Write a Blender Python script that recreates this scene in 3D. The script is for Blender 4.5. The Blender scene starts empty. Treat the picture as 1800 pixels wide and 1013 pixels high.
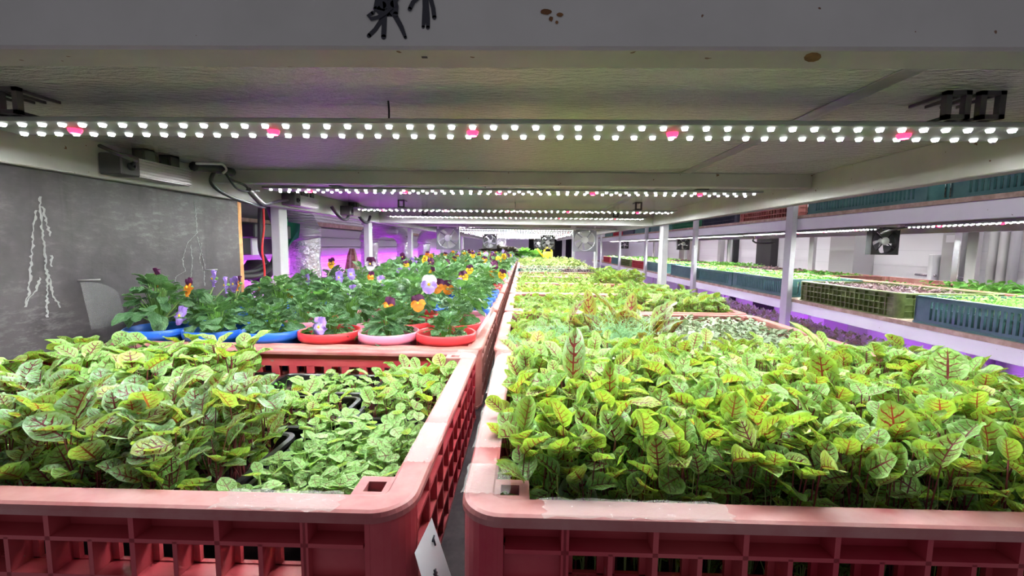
import bpy, math, random
import numpy as np
from math import sin, cos, pi, radians, atan, sqrt

random.seed(7)
rng = np.random.default_rng(7)
scene = bpy.context.scene
COL = scene.collection

# ------------------------------------------------------------------ camera
cam_d = bpy.data.cameras.new('camera')
cam = bpy.data.objects.new('camera', cam_d)
COL.objects.link(cam)
cam_d.sensor_width = 36.0
cam_d.lens = 770.0 / 1800.0 * 36.0
cam_d.clip_start = 0.02
cam_d.clip_end = 60
from mathutils import Matrix, Vector
_yaw, _pitch, _roll = atan(18 / 770), atan(74 / 770), 0.0125
fw = Vector((-sin(_yaw) * cos(_pitch), cos(_yaw) * cos(_pitch), -sin(_pitch)))
rt = Vector((cos(_yaw), sin(_yaw), 0))
up = rt.cross(fw)
r2 = rt * cos(_roll) + up * sin(_roll)
u2 = up * cos(_roll) - rt * sin(_roll)
cam.matrix_world = Matrix(((r2.x, u2.x, -fw.x, 0), (r2.y, u2.y, -fw.y, 0), (r2.z, u2.z, -fw.z, 0), (0, 0, 0, 1)))
scene.camera = cam

# ------------------------------------------------------------------ world, exposure
world = bpy.data.worlds.new('room_light')
scene.world = world
world.use_nodes = True
wb = world.node_tree.nodes['Background']
wb.inputs[0].default_value = (0.80, 0.79, 0.87, 1)
wb.inputs[1].default_value = 0.16
scene.view_settings.view_transform = 'Standard'
scene.view_settings.look = 'None'
scene.view_settings.gamma = 1
scene.view_settings.exposure = 0.95
LED_POWER = 840.0
RED_POWER = 26.0
PURPLE_POWER = 16.0
FILL_POWER = 24.0
try:
    scene.cycles.use_denoising = True
    scene.cycles.sample_clamp_indirect = 6
    scene.cycles.max_bounces = 9
    scene.cycles.transparent_max_bounces = 8
except Exception:
    pass

# ------------------------------------------------------------------ materials
def mat(name):
    m = bpy.data.materials.new(name)
    m.use_nodes = True
    nt = m.node_tree
    return m, nt, nt.nodes['Principled BSDF']

def node(nt, t, **kw):
    n = nt.nodes.new(t)
    for k, v in kw.items():
        setattr(n, k, v)
    return n

def math_n(nt, op, a, b=None, c=None, clamp=False):
    n = nt.nodes.new('ShaderNodeMath')
    n.operation = op
    n.use_clamp = clamp
    for i, v in enumerate((a, b, c)):
        if v is None:
            continue
        if isinstance(v, (int, float)):
            n.inputs[i].default_value = v
        else:
            nt.links.new(v, n.inputs[i])
    return n.outputs[0]

def mix_n(nt, f, a, b):
    n = nt.nodes.new('ShaderNodeMix')
    n.data_type = 'RGBA'
    for sock, v in ((n.inputs[0], f), (n.inputs[6], a), (n.inputs[7], b)):
        if isinstance(v, (int, float)):
            sock.default_value = v
        elif isinstance(v, tuple):
            sock.default_value = (*v[:3], 1)
        else:
            nt.links.new(v, sock)
    return n.outputs[2]

def noise_n(nt, scale, detail=3, coord='Object', rough=.55, vec=None, scl=None):
    n = nt.nodes.new('ShaderNodeTexNoise')
    n.inputs['Scale'].default_value = scale
    n.inputs['Detail'].default_value = detail
    n.inputs['Roughness'].default_value = rough
    if vec is None:
        tc = nt.nodes.new('ShaderNodeTexCoord')
        vec = tc.outputs[coord]
        if scl:
            mp = nt.nodes.new('ShaderNodeMapping')
            mp.inputs['Scale'].default_value = scl
            nt.links.new(vec, mp.inputs[0])
            vec = mp.outputs[0]
    nt.links.new(vec, n.inputs['Vector'])
    return n.outputs[0]

def ramp_n(nt, v, stops):
    n = nt.nodes.new('ShaderNodeValToRGB')
    e = n.color_ramp.elements
    while len(e) < len(stops):
        e.new(.5)
    for i, (p, c) in enumerate(stops):
        e[i].position = p
        e[i].color = (*c, 1) if len(c) == 3 else c
    nt.links.new(v, n.inputs[0])
    return n.outputs[0]

def bump_n(nt, h, strength, dist, bsdf):
    b = nt.nodes.new('ShaderNodeBump')
    b.inputs['Strength'].default_value = strength
    b.inputs['Distance'].default_value = dist
    nt.links.new(h, b.inputs['Height'])
    nt.links.new(b.outputs[0], bsdf.inputs['Normal'])

def plain(name, col, rough=.5, metal=0, spec=.5):
    m, nt, p = mat(name)
    p.inputs['Base Color'].default_value = (*col, 1)
    p.inputs['Roughness'].default_value = rough
    p.inputs['Metallic'].default_value = metal
    p.inputs['Specular IOR Level'].default_value = spec
    return m

def worn(name, c1, c2, scale=14, rough=.5, lo=.42, hi=.66, bump=.0, coord='Object', spec=.4, specks=None):
    m, nt, p = mat(name)
    f = noise_n(nt, scale, 5, coord, .65)
    col = ramp_n(nt, f, [(lo, c1), (hi, c2)])
    if specks:
        sc, thr, sc_col = specks
        g = noise_n(nt, sc, 2, coord, .6)
        k = math_n(nt, 'GREATER_THAN', g, thr)
        col = mix_n(nt, k, col, sc_col)
    nt.links.new(col, p.inputs['Base Color'])
    p.inputs['Roughness'].default_value = rough
    p.inputs['Specular IOR Level'].default_value = spec
    if bump:
        bump_n(nt, f, bump, .003, p)
    return m

def emit(name, col, strength):
    m, nt, p = mat(name)
    p.inputs['Base Color'].default_value = (.8, .8, .8, 1)
    p.inputs['Emission Color'].default_value = (*col, 1)
    p.inputs['Emission Strength'].default_value = strength
    return m

M = {}
M['beam'] = worn('painted_beam', (.43, .42, .40), (.50, .49, .47), 6, .42, specks=(95, .735, (.16, .08, .05)))
M['post'] = worn('painted_post', (.50, .50, .52), (.58, .58, .60), 5, .4)
M['beam_white'] = worn('white_beam', (.80, .80, .83), (.86, .86, .89), 4, .4, specks=(60, .76, (.3, .26, .24)))
M['ink'] = plain('marker_ink', (.012, .012, .022), .5)
M['board'] = worn('shelf_mat', (.030, .020, .027), (.075, .055, .062), 30, .75)
M['wood_edge'] = worn('chipboard_edge', (.34, .24, .18), (.50, .38, .30), 30, .8)
M['ply_edge'] = worn('plywood_edge', (.40, .19, .07), (.62, .33, .14), 40, .7)
M['led_housing'] = plain('white_strip', (.34, .36, .35), .5)
M['alu'] = plain('ribbed_aluminium', (.62, .58, .60), .38, .75)
M['black'] = plain('black_plastic', (.012, .012, .014), .45)
M['black_tray'] = plain('black_tray_plastic', (.012, .012, .013), .32)
M['clip'] = plain('dark_clip_plastic', (.06, .055, .06), .4)
M['cable'] = plain('black_cable', (.015, .015, .017), .5)
M['red_wire'] = plain('red_wire', (.65, .03, .03), .45)
M['white_plastic'] = plain('white_plastic', (.78, .78, .80), .4)
M['tie'] = plain('clear_nylon', (.62, .62, .58), .4)
def diode_mat(name, col, power, floor_):
    # a diode throws its light along its axis: its flanks give off little
    m, nt, p = mat(name)
    g = node(nt, 'ShaderNodeNewGeometry')
    sp_ = node(nt, 'ShaderNodeSeparateXYZ')
    nt.links.new(g.outputs['Normal'], sp_.inputs[0])
    d = math_n(nt, 'MAXIMUM', math_n(nt, 'MULTIPLY', sp_.outputs[2], -1.0), 0.0)
    st = math_n(nt, 'ADD', math_n(nt, 'MULTIPLY', math_n(nt, 'GREATER_THAN', d, .995), power), floor_)
    p.inputs['Base Color'].default_value = (col[0] * .3, col[1] * .3, col[2] * .3, 1)
    p.inputs['Emission Color'].default_value = (*col, 1)
    nt.links.new(st, p.inputs['Emission Strength'])
    return m
M['led'] = diode_mat('white_led', (.95, 1, .97), LED_POWER, 2.6)
M['led_far'] = diode_mat('white_led_far', (.95, 1, .97), LED_POWER * 1.5, 3.5)
M['led_red'] = diode_mat('red_led', (1, .03, .10), RED_POWER, 1.9)
M['led_purple_strong'] = emit('strong_magenta_led', (.62, .008, .95), PURPLE_POWER * 9)
M['tube'] = emit('fill_lamp_glow', (.97, .96, 1), FILL_POWER)  # shared glow of the unseen lamps added for brightness
M['led_purple'] = emit('magenta_led', (.48, .06, 1.0), PURPLE_POWER * 1.3)
M['red_crate'] = worn('red_crate_plastic', (.37, .020, .042), (.46, .075, .085), 9, .42, .34, .68, .12, specks=(70, .74, (.30, .17, .15)))
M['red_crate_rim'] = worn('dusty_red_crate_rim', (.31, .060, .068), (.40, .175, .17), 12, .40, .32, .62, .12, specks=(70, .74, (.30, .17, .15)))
M['pink_crate'] = worn('faded_red_crate_plastic', (.36, .085, .078), (.46, .215, .19), 11, .5, .34, .60, .12)
M['teal_crate'] = worn('teal_crate_plastic', (.035, .105, .105), (.065, .155, .150), 8, .4)
M['olive_crate'] = worn('olive_crate_plastic', (.075, .105, .025), (.150, .190, .060), 20, .45)
M['navy_crate'] = worn('navy_crate_plastic', (.030, .032, .060), (.055, .055, .085), 10, .45)
M['green_crate'] = worn('green_crate_plastic', (.02, .13, .07), (.04, .18, .10), 10, .45)
M['soil'] = worn('potting_soil', (.022, .013, .010), (.11, .075, .055), 160, .95, .4, .7, .9)
M['pot_blue'] = plain('blue_pot_plastic', (.018, .12, .58), .35)
M['pot_red'] = plain('red_pot_plastic', (.60, .035, .045), .35)
M['pot_pink'] = plain('pink_pot_plastic', (.72, .22, .34), .38)
M['moss'] = worn('mossy_soil', (.06, .07, .012), (.24, .30, .05), 120, .9, .4, .6, .8)
M['stem_red'] = plain('red_stalk', (.20, .035, .045), .5)
M['stem_green'] = plain('green_stalk', (.16, .34, .06), .5)
M['stem_pale'] = plain('pale_stalk', (.36, .50, .16), .5)
M['grey_fan'] = plain('grey_fan_plastic', (.25, .25, .28), .5)
M['dark_fan'] = plain('dark_fan_plastic', (.018, .015, .018), .5)
M['hub_white'] = plain('white_hub_label', (.85, .85, .86), .5)
M['blade'] = plain('fan_blade_plastic', (.10, .10, .11), .45)
M['yellow'] = plain('yellow_can_plastic', (.85, .62, .02), .35)
M['green_cloth'] = plain('green_cloth', (.02, .23, .10), .85)
M['fab_brown'] = worn('striped_wrap', (.16, .05, .045), (.42, .22, .17), 30, .8)
M['nail'] = plain('nail_steel', (.35, .33, .32), .4, .8)
M['chalk'] = plain('mineral_deposit', (.27, .27, .275), .9)
M['dark'] = plain('doorway_darkness', (.010, .009, .012), .9)
M['panel_white'] = None
M['label_paper'] = plain('paper_label', (.74, .78, .84), .6)
M['grey_panel'] = plain('grey_slat_paint', (.36, .35, .37), .5)
M['pillar'] = plain('grey_pillar_paint', (.48, .47, .47), .55)
M['pillar_brown'] = plain('brown_pillar_paint', (.30, .27, .26), .55)
M['steel'] = plain('bright_steel', (.7, .7, .72), .25, 1)

def film(name, col, alpha, rough=.15, bump=40, bs=.6):
    """thin clear plastic: partly see-through, partly glossy"""
    m, nt, p = mat(name)
    p.inputs['Base Color'].default_value = (*col, 1)
    p.inputs['Roughness'].default_value = rough
    p.inputs['Specular IOR Level'].default_value = .8
    tr = node(nt, 'ShaderNodeBsdfTransparent')
    mx = node(nt, 'ShaderNodeMixShader')
    mx.inputs[0].default_value = alpha
    nt.links.new(tr.outputs[0], mx.inputs[1])
    nt.links.new(p.outputs[0], mx.inputs[2])
    nt.links.new(mx.outputs[0], nt.nodes['Material Output'].inputs[0])
    bump_n(nt, noise_n(nt, bump, 3), bs, .004, p)
    return m
M['tape'] = film('clear_packing_tape', (.78, .74, .74), .26, .05, 620, .55)
M['sheet'] = film('clear_plastic_sheet', (.60, .60, .62), .15, .2, 18, .5)
M['milky'] = film('milky_plastic_sheet', (.86, .80, .86), .72, .35, 10, .3)

def foil_ceiling():
    m, nt, p = mat('embossed_foil')
    tc = node(nt, 'ShaderNodeTexCoord')
    mp = node(nt, 'ShaderNodeMapping')
    mp.inputs['Scale'].default_value = (1, 2.6, 1)
    nt.links.new(tc.outputs['Object'], mp.inputs[0])
    h = noise_n(nt, 75, 3, rough=.6, vec=mp.outputs[0])
    h2 = noise_n(nt, 7, 2, rough=.5, vec=tc.outputs['Object'])
    hh = math_n(nt, 'ADD', h, math_n(nt, 'MULTIPLY', h2, 1.2))
    p.inputs['Base Color'].default_value = (.90, .90, .89, 1)
    p.inputs['Metallic'].default_value = .45
    p.inputs['Roughness'].default_value = .17
    bump_n(nt, hh, .8, .006, p)
    return m
M['foil'] = foil_ceiling()

def foil_wall(name, s, col, rough):
    m, nt, p = mat(name)
    tc = node(nt, 'ShaderNodeTexCoord')
    w = node(nt, 'ShaderNodeTexWave', wave_type='BANDS', bands_direction='Z')
    w.inputs['Scale'].default_value = s
    w.inputs['Distortion'].default_value = 2.5
    nt.links.new(tc.outputs['Object'], w.inputs[0])
    n2 = noise_n(nt, 60, 3, vec=tc.outputs['Object'])
    p.inputs['Base Color'].default_value = (*col, 1)
    p.inputs['Metallic'].default_value = .6
    p.inputs['Roughness'].default_value = rough
    bump_n(nt, math_n(nt, 'ADD', w.outputs[1], n2), .5, .006, p)
    return m
M['foil_wall'] = foil_wall('foil_insulation', 18, (.66, .64, .68), .42)
def crinkled():
    m, nt, p = mat('crinkled_foil')
    h = noise_n(nt, 46, 4, rough=.7)
    p.inputs['Base Color'].default_value = (.72, .72, .74, 1)
    p.inputs['Metallic'].default_value = .9
    p.inputs['Roughness'].default_value = .24
    bump_n(nt, h, .9, .012, p)
    return m
M['foil_duct'] = crinkled()
M['duct_tape'] = foil_wall('grey_duct_wrap', 30, (.42, .42, .45), .35)

def plywood():
    m, nt, p = mat('film_faced_plywood')
    big = noise_n(nt, 4.5, 5, rough=.65)
    fine = noise_n(nt, 38, 5, rough=.75, scl=(1, 1, 3.2))
    tc = node(nt, 'ShaderNodeTexCoord')
    sep = node(nt, 'ShaderNodeSeparateXYZ')
    nt.links.new(tc.outputs['Object'], sep.inputs[0])
    base = ramp_n(nt, big, [(.35, (.034, .027, .032)), (.62, (.085, .075, .082))])
    dirt = math_n(nt, 'MULTIPLY', ramp_n(nt, fine, [(.50, (0, 0, 0)), (.72, (1, 1, 1))]), ramp_n(nt, big, [(.42, (0, 0, 0)), (.60, (1, 1, 1))]))
    drip = noise_n(nt, 20, 4, rough=.7, scl=(1, 1, .13))
    base = mix_n(nt, ramp_n(nt, drip, [(.56, (0, 0, 0)), (.74, (.75, .75, .75))]), base, (.018, .014, .016))
    col = mix_n(nt, math_n(nt, 'MULTIPLY', dirt, .7), base, (.22, .21, .215))
    nt.links.new(col, p.inputs['Base Color'])
    p.inputs['Roughness'].default_value = .48
    bump_n(nt, fine, .2, .003, p)
    return m
M['plywood'] = plywood()

def white_panel():
    m, nt, p = mat('white_wall_panel')
    tc = node(nt, 'ShaderNodeTexCoord')
    sep = node(nt, 'ShaderNodeSeparateXYZ')
    nt.links.new(tc.outputs['Object'], sep.inputs[0])
    f = math_n(nt, 'FRACT', math_n(nt, 'MULTIPLY', sep.outputs[2], 9.0))
    ln = math_n(nt, 'LESS_THAN', f, .04)
    col = mix_n(nt, math_n(nt, 'MULTIPLY', ln, .3), (.90, .89, .91), (.58, .58, .60))
    nt.links.new(col, p.inputs['Base Color'])
    p.inputs['Roughness'].default_value = .5
    return m
M['panel_white'] = white_panel()
M['room_wall'] = plain('lavender_wall_paint', (.60, .57, .66), .6)
M['floor'] = worn('concrete_floor', (.10, .10, .11), (.17, .16, .17), 4, .7)
M['ceiling'] = plain('ceiling_paint', (.5, .5, .5), .7)

def leaf_material(name, top, top2, vein, trans, tvein, vein_amt=1.0, N=5.0, tfac=.36, rough=.42, bump=.6, pale=(.45, .62, .30), young=0.0, flush_sheen=.32, netamt=.45):
    """veined leaf: midrib and forward-angled side veins drawn from the blade's own u (across) and v (along)"""
    m, nt, p = mat(name)
    uv = node(nt, 'ShaderNodeUVMap')
    uv.uv_map = 'UVMap'
    sep = node(nt, 'ShaderNodeSeparateXYZ')
    nt.links.new(uv.outputs[0], sep.inputs[0])
    at = node(nt, 'ShaderNodeAttribute')
    at.attribute_name = 'tint'
    tint = at.outputs['Fac']
    geo = node(nt, 'ShaderNodeTexCoord')
    nz = noise_n(nt, 160, 2, vec=geo.outputs['Object'])
    u = math_n(nt, 'ADD', math_n(nt, 'MULTIPLY', math_n(nt, 'SUBTRACT', sep.outputs[0], .5), 2.0), 0.0)
    a = math_n(nt, 'ABSOLUTE', u)
    v = math_n(nt, 'ADD', sep.outputs[1], math_n(nt, 'MULTIPLY', math_n(nt, 'SUBTRACT', nz, .5), .17))
    # midrib narrows to the tip
    wmid = math_n(nt, 'SUBTRACT', .115, math_n(nt, 'MULTIPLY', v, .075))
    mid = math_n(nt, 'SUBTRACT', 1.0, math_n(nt, 'DIVIDE', a, wmid), clamp=True)
    mid = math_n(nt, 'MULTIPLY', mid, 2.6, clamp=True)
    s = math_n(nt, 'MULTIPLY', math_n(nt, 'SUBTRACT', v, math_n(nt, 'MULTIPLY', math_n(nt, 'POWER', a, 1.25), .26)), N)
    f = math_n(nt, 'ABSOLUTE', math_n(nt, 'SUBTRACT', math_n(nt, 'FRACT', s), .5))
    wside = math_n(nt, 'SUBTRACT', .20, math_n(nt, 'MULTIPLY', a, .15))
    side = math_n(nt, 'SUBTRACT', 1.0, math_n(nt, 'DIVIDE', f, wside), clamp=True)
    side = math_n(nt, 'MULTIPLY', side, 2.2, clamp=True)
    fade = math_n(nt, 'MULTIPLY', math_n(nt, 'SUBTRACT', .86, a), 5.0, clamp=True)
    fade2 = math_n(nt, 'MULTIPLY', math_n(nt, 'SUBTRACT', .93, v), 8.0, clamp=True)
    side = math_n(nt, 'MULTIPLY', math_n(nt, 'MULTIPLY', side, fade), fade2)
    vm = node(nt, 'ShaderNodeMapping')
    vm.inputs['Scale'].default_value = (5.0, 7.5, 1)
    nt.links.new(uv.outputs[0], vm.inputs[0])
    cells = node(nt, 'ShaderNodeTexVoronoi', feature='DISTANCE_TO_EDGE')
    cells.inputs['Scale'].default_value = 1.0
    nt.links.new(vm.outputs[0], cells.inputs[0])
    net = math_n(nt, 'MULTIPLY', math_n(nt, 'SUBTRACT', 1.0, math_n(nt, 'DIVIDE', cells.outputs['Distance'], .075), clamp=True), math_n(nt, 'MULTIPLY', fade, fade2))
    vv = math_n(nt, 'MAXIMUM', mid, math_n(nt, 'MULTIPLY', side, .80))
    vv = math_n(nt, 'MAXIMUM', vv, math_n(nt, 'MULTIPLY', net, netamt))
    amt = math_n(nt, 'MULTIPLY', vv, math_n(nt, 'ADD', .55 * vein_amt, math_n(nt, 'MULTIPLY', tint, .45 * vein_amt)), clamp=True)
    g = mix_n(nt, tint, top, top2)
    backlit = math_n(nt, 'MULTIPLY', math_n(nt, 'SUBTRACT', tint, .74), 8.0, clamp=True)
    g = mix_n(nt, math_n(nt, 'MULTIPLY', backlit, young), g, (.52, .50, .03))  # young sets how much backlit yellow is painted into the base colour
    # paler flush: leaf tone plus glossy reflection painted into the colour
    patch = math_n(nt, 'MULTIPLY', ramp_n(nt, nz, [(.42, (0, 0, 0)), (.62, (1, 1, 1))]), flush_sheen)
    g = mix_n(nt, patch, g, pale)
    edge = math_n(nt, 'MULTIPLY', math_n(nt, 'SUBTRACT', a, .80), 5.0, clamp=True)
    g = mix_n(nt, math_n(nt, 'MULTIPLY', edge, .45), g, pale)
    col = mix_n(nt, amt, g, vein)
    nt.links.new(col, p.inputs['Base Color'])
    p.inputs['Roughness'].default_value = rough
    p.inputs['Specular IOR Level'].default_value = .55
    tr = node(nt, 'ShaderNodeBsdfTranslucent')
    tcol = mix_n(nt, math_n(nt, 'MULTIPLY', amt, .95), trans, tvein)
    nt.links.new(tcol, tr.inputs[0])
    mx = node(nt, 'ShaderNodeMixShader')
    mx.inputs[0].default_value = tfac
    nt.links.new(p.outputs[0], mx.inputs[1])
    nt.links.new(tr.outputs[0], mx.inputs[2])
    nt.links.new(mx.outputs[0], nt.nodes['Material Output'].inputs[0])
    hgt = math_n(nt, 'ADD', math_n(nt, 'MULTIPLY', vv, -1.0), math_n(nt, 'ADD', nz, math_n(nt, 'MULTIPLY', cells.outputs['Distance'], 1.5)))
    bump_n(nt, hgt, bump, .0016, p)
    return m
M['sorrel'] = leaf_material('red_veined_sorrel_leaf', (.135, .37, .055), (.25, .48, .115), (.085, .012, .022), (.46, .74, .06), (.52, .025, .02), 1.35, 5.5, .33, .34, young=.55, pale=(.50, .66, .31), flush_sheen=.4)
M['sorrel_big'] = leaf_material('mature_sorrel_leaf', (.125, .33, .095), (.28, .47, .22), (.080, .010, .024), (.44, .68, .07), (.55, .02, .02), 1.5, 5.5, .33, .34, young=.55, pale=(.50, .62, .48), flush_sheen=.6)
M['sorrel_old'] = leaf_material('old_sorrel_leaf', (.09, .24, .06), (.17, .32, .11), (.11, .010, .022), (.58, .52, .03), (.56, .02, .02), 1.6, 5.5, .32, .34, young=.9, pale=(.34, .46, .28), flush_sheen=.4)
M['sorrel_pale'] = leaf_material('young_sorrel_leaf', (.20, .44, .10), (.32, .54, .18), (.13, .03, .04), (.48, .76, .12), (.5, .06, .04), .9, 3.0, .33, netamt=.06)
M['pansy_leaf'] = leaf_material('pansy_leaf', (.050, .150, .055), (.115, .25, .10), (.14, .27, .12), (.16, .40, .06), (.16, .38, .08), .5, 6.0, .24, .28, .8, (.19, .30, .19), netamt=.25)
M['amaranth'] = leaf_material('grey_green_microgreen_leaf', (.26, .36, .22), (.36, .46, .31), (.24, .18, .17), (.30, .42, .14), (.3, .12, .1), .5, 4, .25, .45, .3, (.42, .48, .38), netamt=.25)
M['purple_green'] = leaf_material('purple_microgreen_leaf', (.13, .07, .11), (.24, .20, .20), (.13, .03, .07), (.22, .08, .10), (.2, .03, .05), .5, 4, .22, .5, .3, (.26, .22, .24), netamt=.25)
M['bright_leaf'] = leaf_material('bright_green_leaf', (.10, .38, .06), (.20, .50, .10), (.14, .40, .09), (.30, .68, .08), (.3, .6, .1), .4, 5, .34, .45, .3, (.20, .50, .14), netamt=.25)
M['yellow_leaf'] = leaf_material('yellow_green_leaf', (.28, .45, .11), (.42, .58, .20), (.34, .12, .06), (.50, .68, .14), (.5, .2, .06), .6, 5, .34, .42, .3, (.50, .62, .30))
M['dark_leaf'] = leaf_material('dark_bronze_leaf', (.030, .030, .022), (.055, .07, .04), (.06, .01, .02), (.10, .07, .03), (.1, .02, .02), .5, 5, .2, .45, .3, (.06, .06, .05), netamt=.25)
M['dill'] = plain('feathery_dill', (.34, .62, .30), .5)

def petal(name, c, c2=None):
    """c2: darker or paler throat close to the petal's base"""
    m, nt, p = mat(name)
    uv = node(nt, 'ShaderNodeUVMap')
    uv.uv_map = 'UVMap'
    sep = node(nt, 'ShaderNodeSeparateXYZ')
    nt.links.new(uv.outputs[0], sep.inputs[0])
    if c2:
        f = math_n(nt, 'MULTIPLY', math_n(nt, 'SUBTRACT', .42, sep.outputs[1]), 6.0, clamp=True)
        nt.links.new(mix_n(nt, f, c, c2), p.inputs['Base Color'])
    else:
        p.inputs['Base Color'].default_value = (*c, 1)
    p.inputs['Roughness'].default_value = .6
    tr = node(nt, 'ShaderNodeBsdfTranslucent')
    tr.inputs[0].default_value = (*c, 1)
    mx = node(nt, 'ShaderNodeMixShader')
    mx.inputs[0].default_value = .25
    nt.links.new(p.outputs[0], mx.inputs[1])
    nt.links.new(tr.outputs[0], mx.inputs[2])
    nt.links.new(mx.outputs[0], nt.nodes['Material Output'].inputs[0])
    return m
M['p_purple'] = petal('deep_purple_petal', (.085, .008, .060))
M['p_orange'] = petal('orange_petal', (.90, .30, .03), (.75, .22, .02))
M['p_yellow'] = petal('yellow_petal', (.88, .58, .02), (.30, .08, .02))
M['p_lav'] = petal('lavender_petal', (.40, .24, .74), (.62, .55, .80))
M['p_pale'] = petal('white_lilac_petal', (.86, .80, .92))
M['p_white'] = petal('white_blotched_petal', (.86, .82, .90), (.06, .006, .05))
M['p_eye'] = plain('yellow_flower_eye', (.9, .6, .05), .5)

# ------------------------------------------------------------------ mesh helpers
class MB:
    def __init__(self):
        self.v, self.f, self.m, self.sm, self.uv = [], [], [], [], []
    def add(self, vs, fs, mi=0, smooth=False, uvs=None):
        o = len(self.v)
        self.v.extend(tuple(map(float, q)) for q in vs)
        for k, f in enumerate(fs):
            self.f.append(tuple(i + o for i in f))
            self.m.append(mi)
            self.sm.append(smooth)
            self.uv.append(uvs[k] if uvs else None)
    def box(self, lo, hi, mi=0, fn=None, bev=0):
        x0, y0, z0 = lo
        x1, y1, z1 = hi
        if bev > 0:
            b = min(bev, (x1 - x0) * .45, (y1 - y0) * .45, (z1 - z0) * .45)
            vs, fs = [], []
            for sx, sy, sz in [(a, c, d) for a in (0, 1) for c in (0, 1) for d in (0, 1)]:
                X, Y, Z = (x0, x1)[sx], (y0, y1)[sy], (z0, z1)[sz]
                ix, iy, iz = (b, -b)[sx], (b, -b)[sy], (b, -b)[sz]
                vs += [(X, Y + iy, Z + iz), (X + ix, Y, Z + iz), (X + ix, Y + iy, Z)]
            id_ = lambda sx, sy, sz, k: (sx * 4 + sy * 2 + sz) * 3 + k
            for s in (0, 1):
                fs.append([id_(s, 0, 0, 0), id_(s, 1, 0, 0), id_(s, 1, 1, 0), id_(s, 0, 1, 0)][::(1 if s else -1)])
                fs.append([id_(0, s, 0, 1), id_(1, s, 0, 1), id_(1, s, 1, 1), id_(0, s, 1, 1)][::(-1 if s else 1)])
                fs.append([id_(0, 0, s, 2), id_(1, 0, s, 2), id_(1, 1, s, 2), id_(0, 1, s, 2)][::(1 if s else -1)])
            for p_ in (0, 1):
                for q in (0, 1):
                    fs.append([id_(0, p_, q, 1), id_(1, p_, q, 1), id_(1, p_, q, 2), id_(0, p_, q, 2)])
                    fs.append([id_(p_, 0, q, 0), id_(p_, 1, q, 0), id_(p_, 1, q, 2), id_(p_, 0, q, 2)])
                    fs.append([id_(p_, q, 0, 0), id_(p_, q, 1, 0), id_(p_, q, 1, 1), id_(p_, q, 0, 1)])
            for sx in (0, 1):
                for sy in (0, 1):
                    for sz in (0, 1):
                        fs.append([id_(sx, sy, sz, k) for k in range(3)])
        else:
            vs = [(x0, y0, z0), (x1, y0, z0), (x1, y1, z0), (x0, y1, z0), (x0, y0, z1), (x1, y0, z1), (x1, y1, z1), (x0, y1, z1)]
            fs = [(0, 3, 2, 1), (4, 5, 6, 7), (0, 1, 5, 4), (1, 2, 6, 5), (2, 3, 7, 6), (3, 0, 4, 7)]
        if fn:
            vs = [fn(*q) for q in vs]
        self.add(vs, fs, mi)
        return self
    def tube(self, pts, r, n=8, mi=0, cap=True, smooth=True):
        P = [Vector(q) for q in pts]
        R = r if isinstance(r, (list, tuple)) else [r] * len(P)
        vs, fs = [], []
        prev = None
        for i, q in enumerate(P):
            t = (P[min(i + 1, len(P) - 1)] - P[max(i - 1, 0)])
            if t.length < 1e-9:
                t = Vector((0, 0, 1))
            t.normalize()
            if prev is None:
                a = t.orthogonal().normalized()
            else:
                a = prev - t * prev.dot(t)
                a = a.normalized() if a.length > 1e-6 else t.orthogonal().normalized()
            prev = a
            b = t.cross(a)
            for k in range(n):
                an = 2 * pi * k / n
                vs.append(q + (a * cos(an) + b * sin(an)) * R[i])
        for i in range(len(P) - 1):
            for k in range(n):
                k2 = (k + 1) % n
                fs.append((i * n + k, i * n + k2, (i + 1) * n + k2, (i + 1) * n + k))
        if cap:
            fs.append(tuple(range(n))[::-1])
            fs.append(tuple((len(P) - 1) * n + k for k in range(n)))
        self.add(vs, fs, mi, smooth)
        return self
    def lathe(self, prof, n=24, mi=0, c=(0, 0, 0), axis='Z', smooth=True):
        vs, fs = [], []
        for r, z in prof:
            for k in range(n):
                a = 2 * pi * k / n
                q = (r * cos(a), r * sin(a), z)
                if axis == 'Y':
                    q = (q[0], z, q[1])
                elif axis == 'X':
                    q = (z, q[0], q[1])
                vs.append((q[0] + c[0], q[1] + c[1], q[2] + c[2]))
        for i in range(len(prof) - 1):
            for k in range(n):
                k2 = (k + 1) % n
                fs.append((i * n + k, i * n + k2, (i + 1) * n + k2, (i + 1) * n + k))
        self.add(vs, fs, mi, smooth)
        return self
    def rrloft(self, W, D, r, sec, n=9, mi=0, c=(0, 0), smooth=False):
        """closed cross-section (inset, z) swept round a rounded rectangle"""
        vs, fs = [], []
        per = 4 * (n + 1)
        for ins, z in sec:
            w, d, rr = W / 2 - ins, D / 2 - ins, max(r - ins, .002)
            for q, (sx, sy) in enumerate(((1, 1), (-1, 1), (-1, -1), (1, -1))):
                for k in range(n + 1):
                    a = pi / 2 * q + pi / 2 * k / n
                    vs.append((c[0] + sx * (w - rr) + rr * cos(a), c[1] + sy * (d - rr) + rr * sin(a), z))
        S = len(sec)
        for i in range(S):
            j = (i + 1) % S
            for k in range(per):
                k2 = (k + 1) % per
                fs.append((i * per + k, i * per + k2, j * per + k2, j * per + k))
        self.add(vs, fs, mi, smooth)
        return self
    def grid(self, fn, nu, nv, mi=0, smooth=True):
        vs = [fn(i / nu, j / nv) for j in range(nv + 1) for i in range(nu + 1)]
        fs, uvs = [], []
        for j in range(nv):
            for i in range(nu):
                a = j * (nu + 1) + i
                fs.append((a, a + 1, a + nu + 2, a + nu + 1))
                uvs.append([(i / nu, j / nv), ((i + 1) / nu, j / nv), ((i + 1) / nu, (j + 1) / nv), (i / nu, (j + 1) / nv)])
        self.add(vs, fs, mi, smooth, uvs)
        return self
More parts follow.
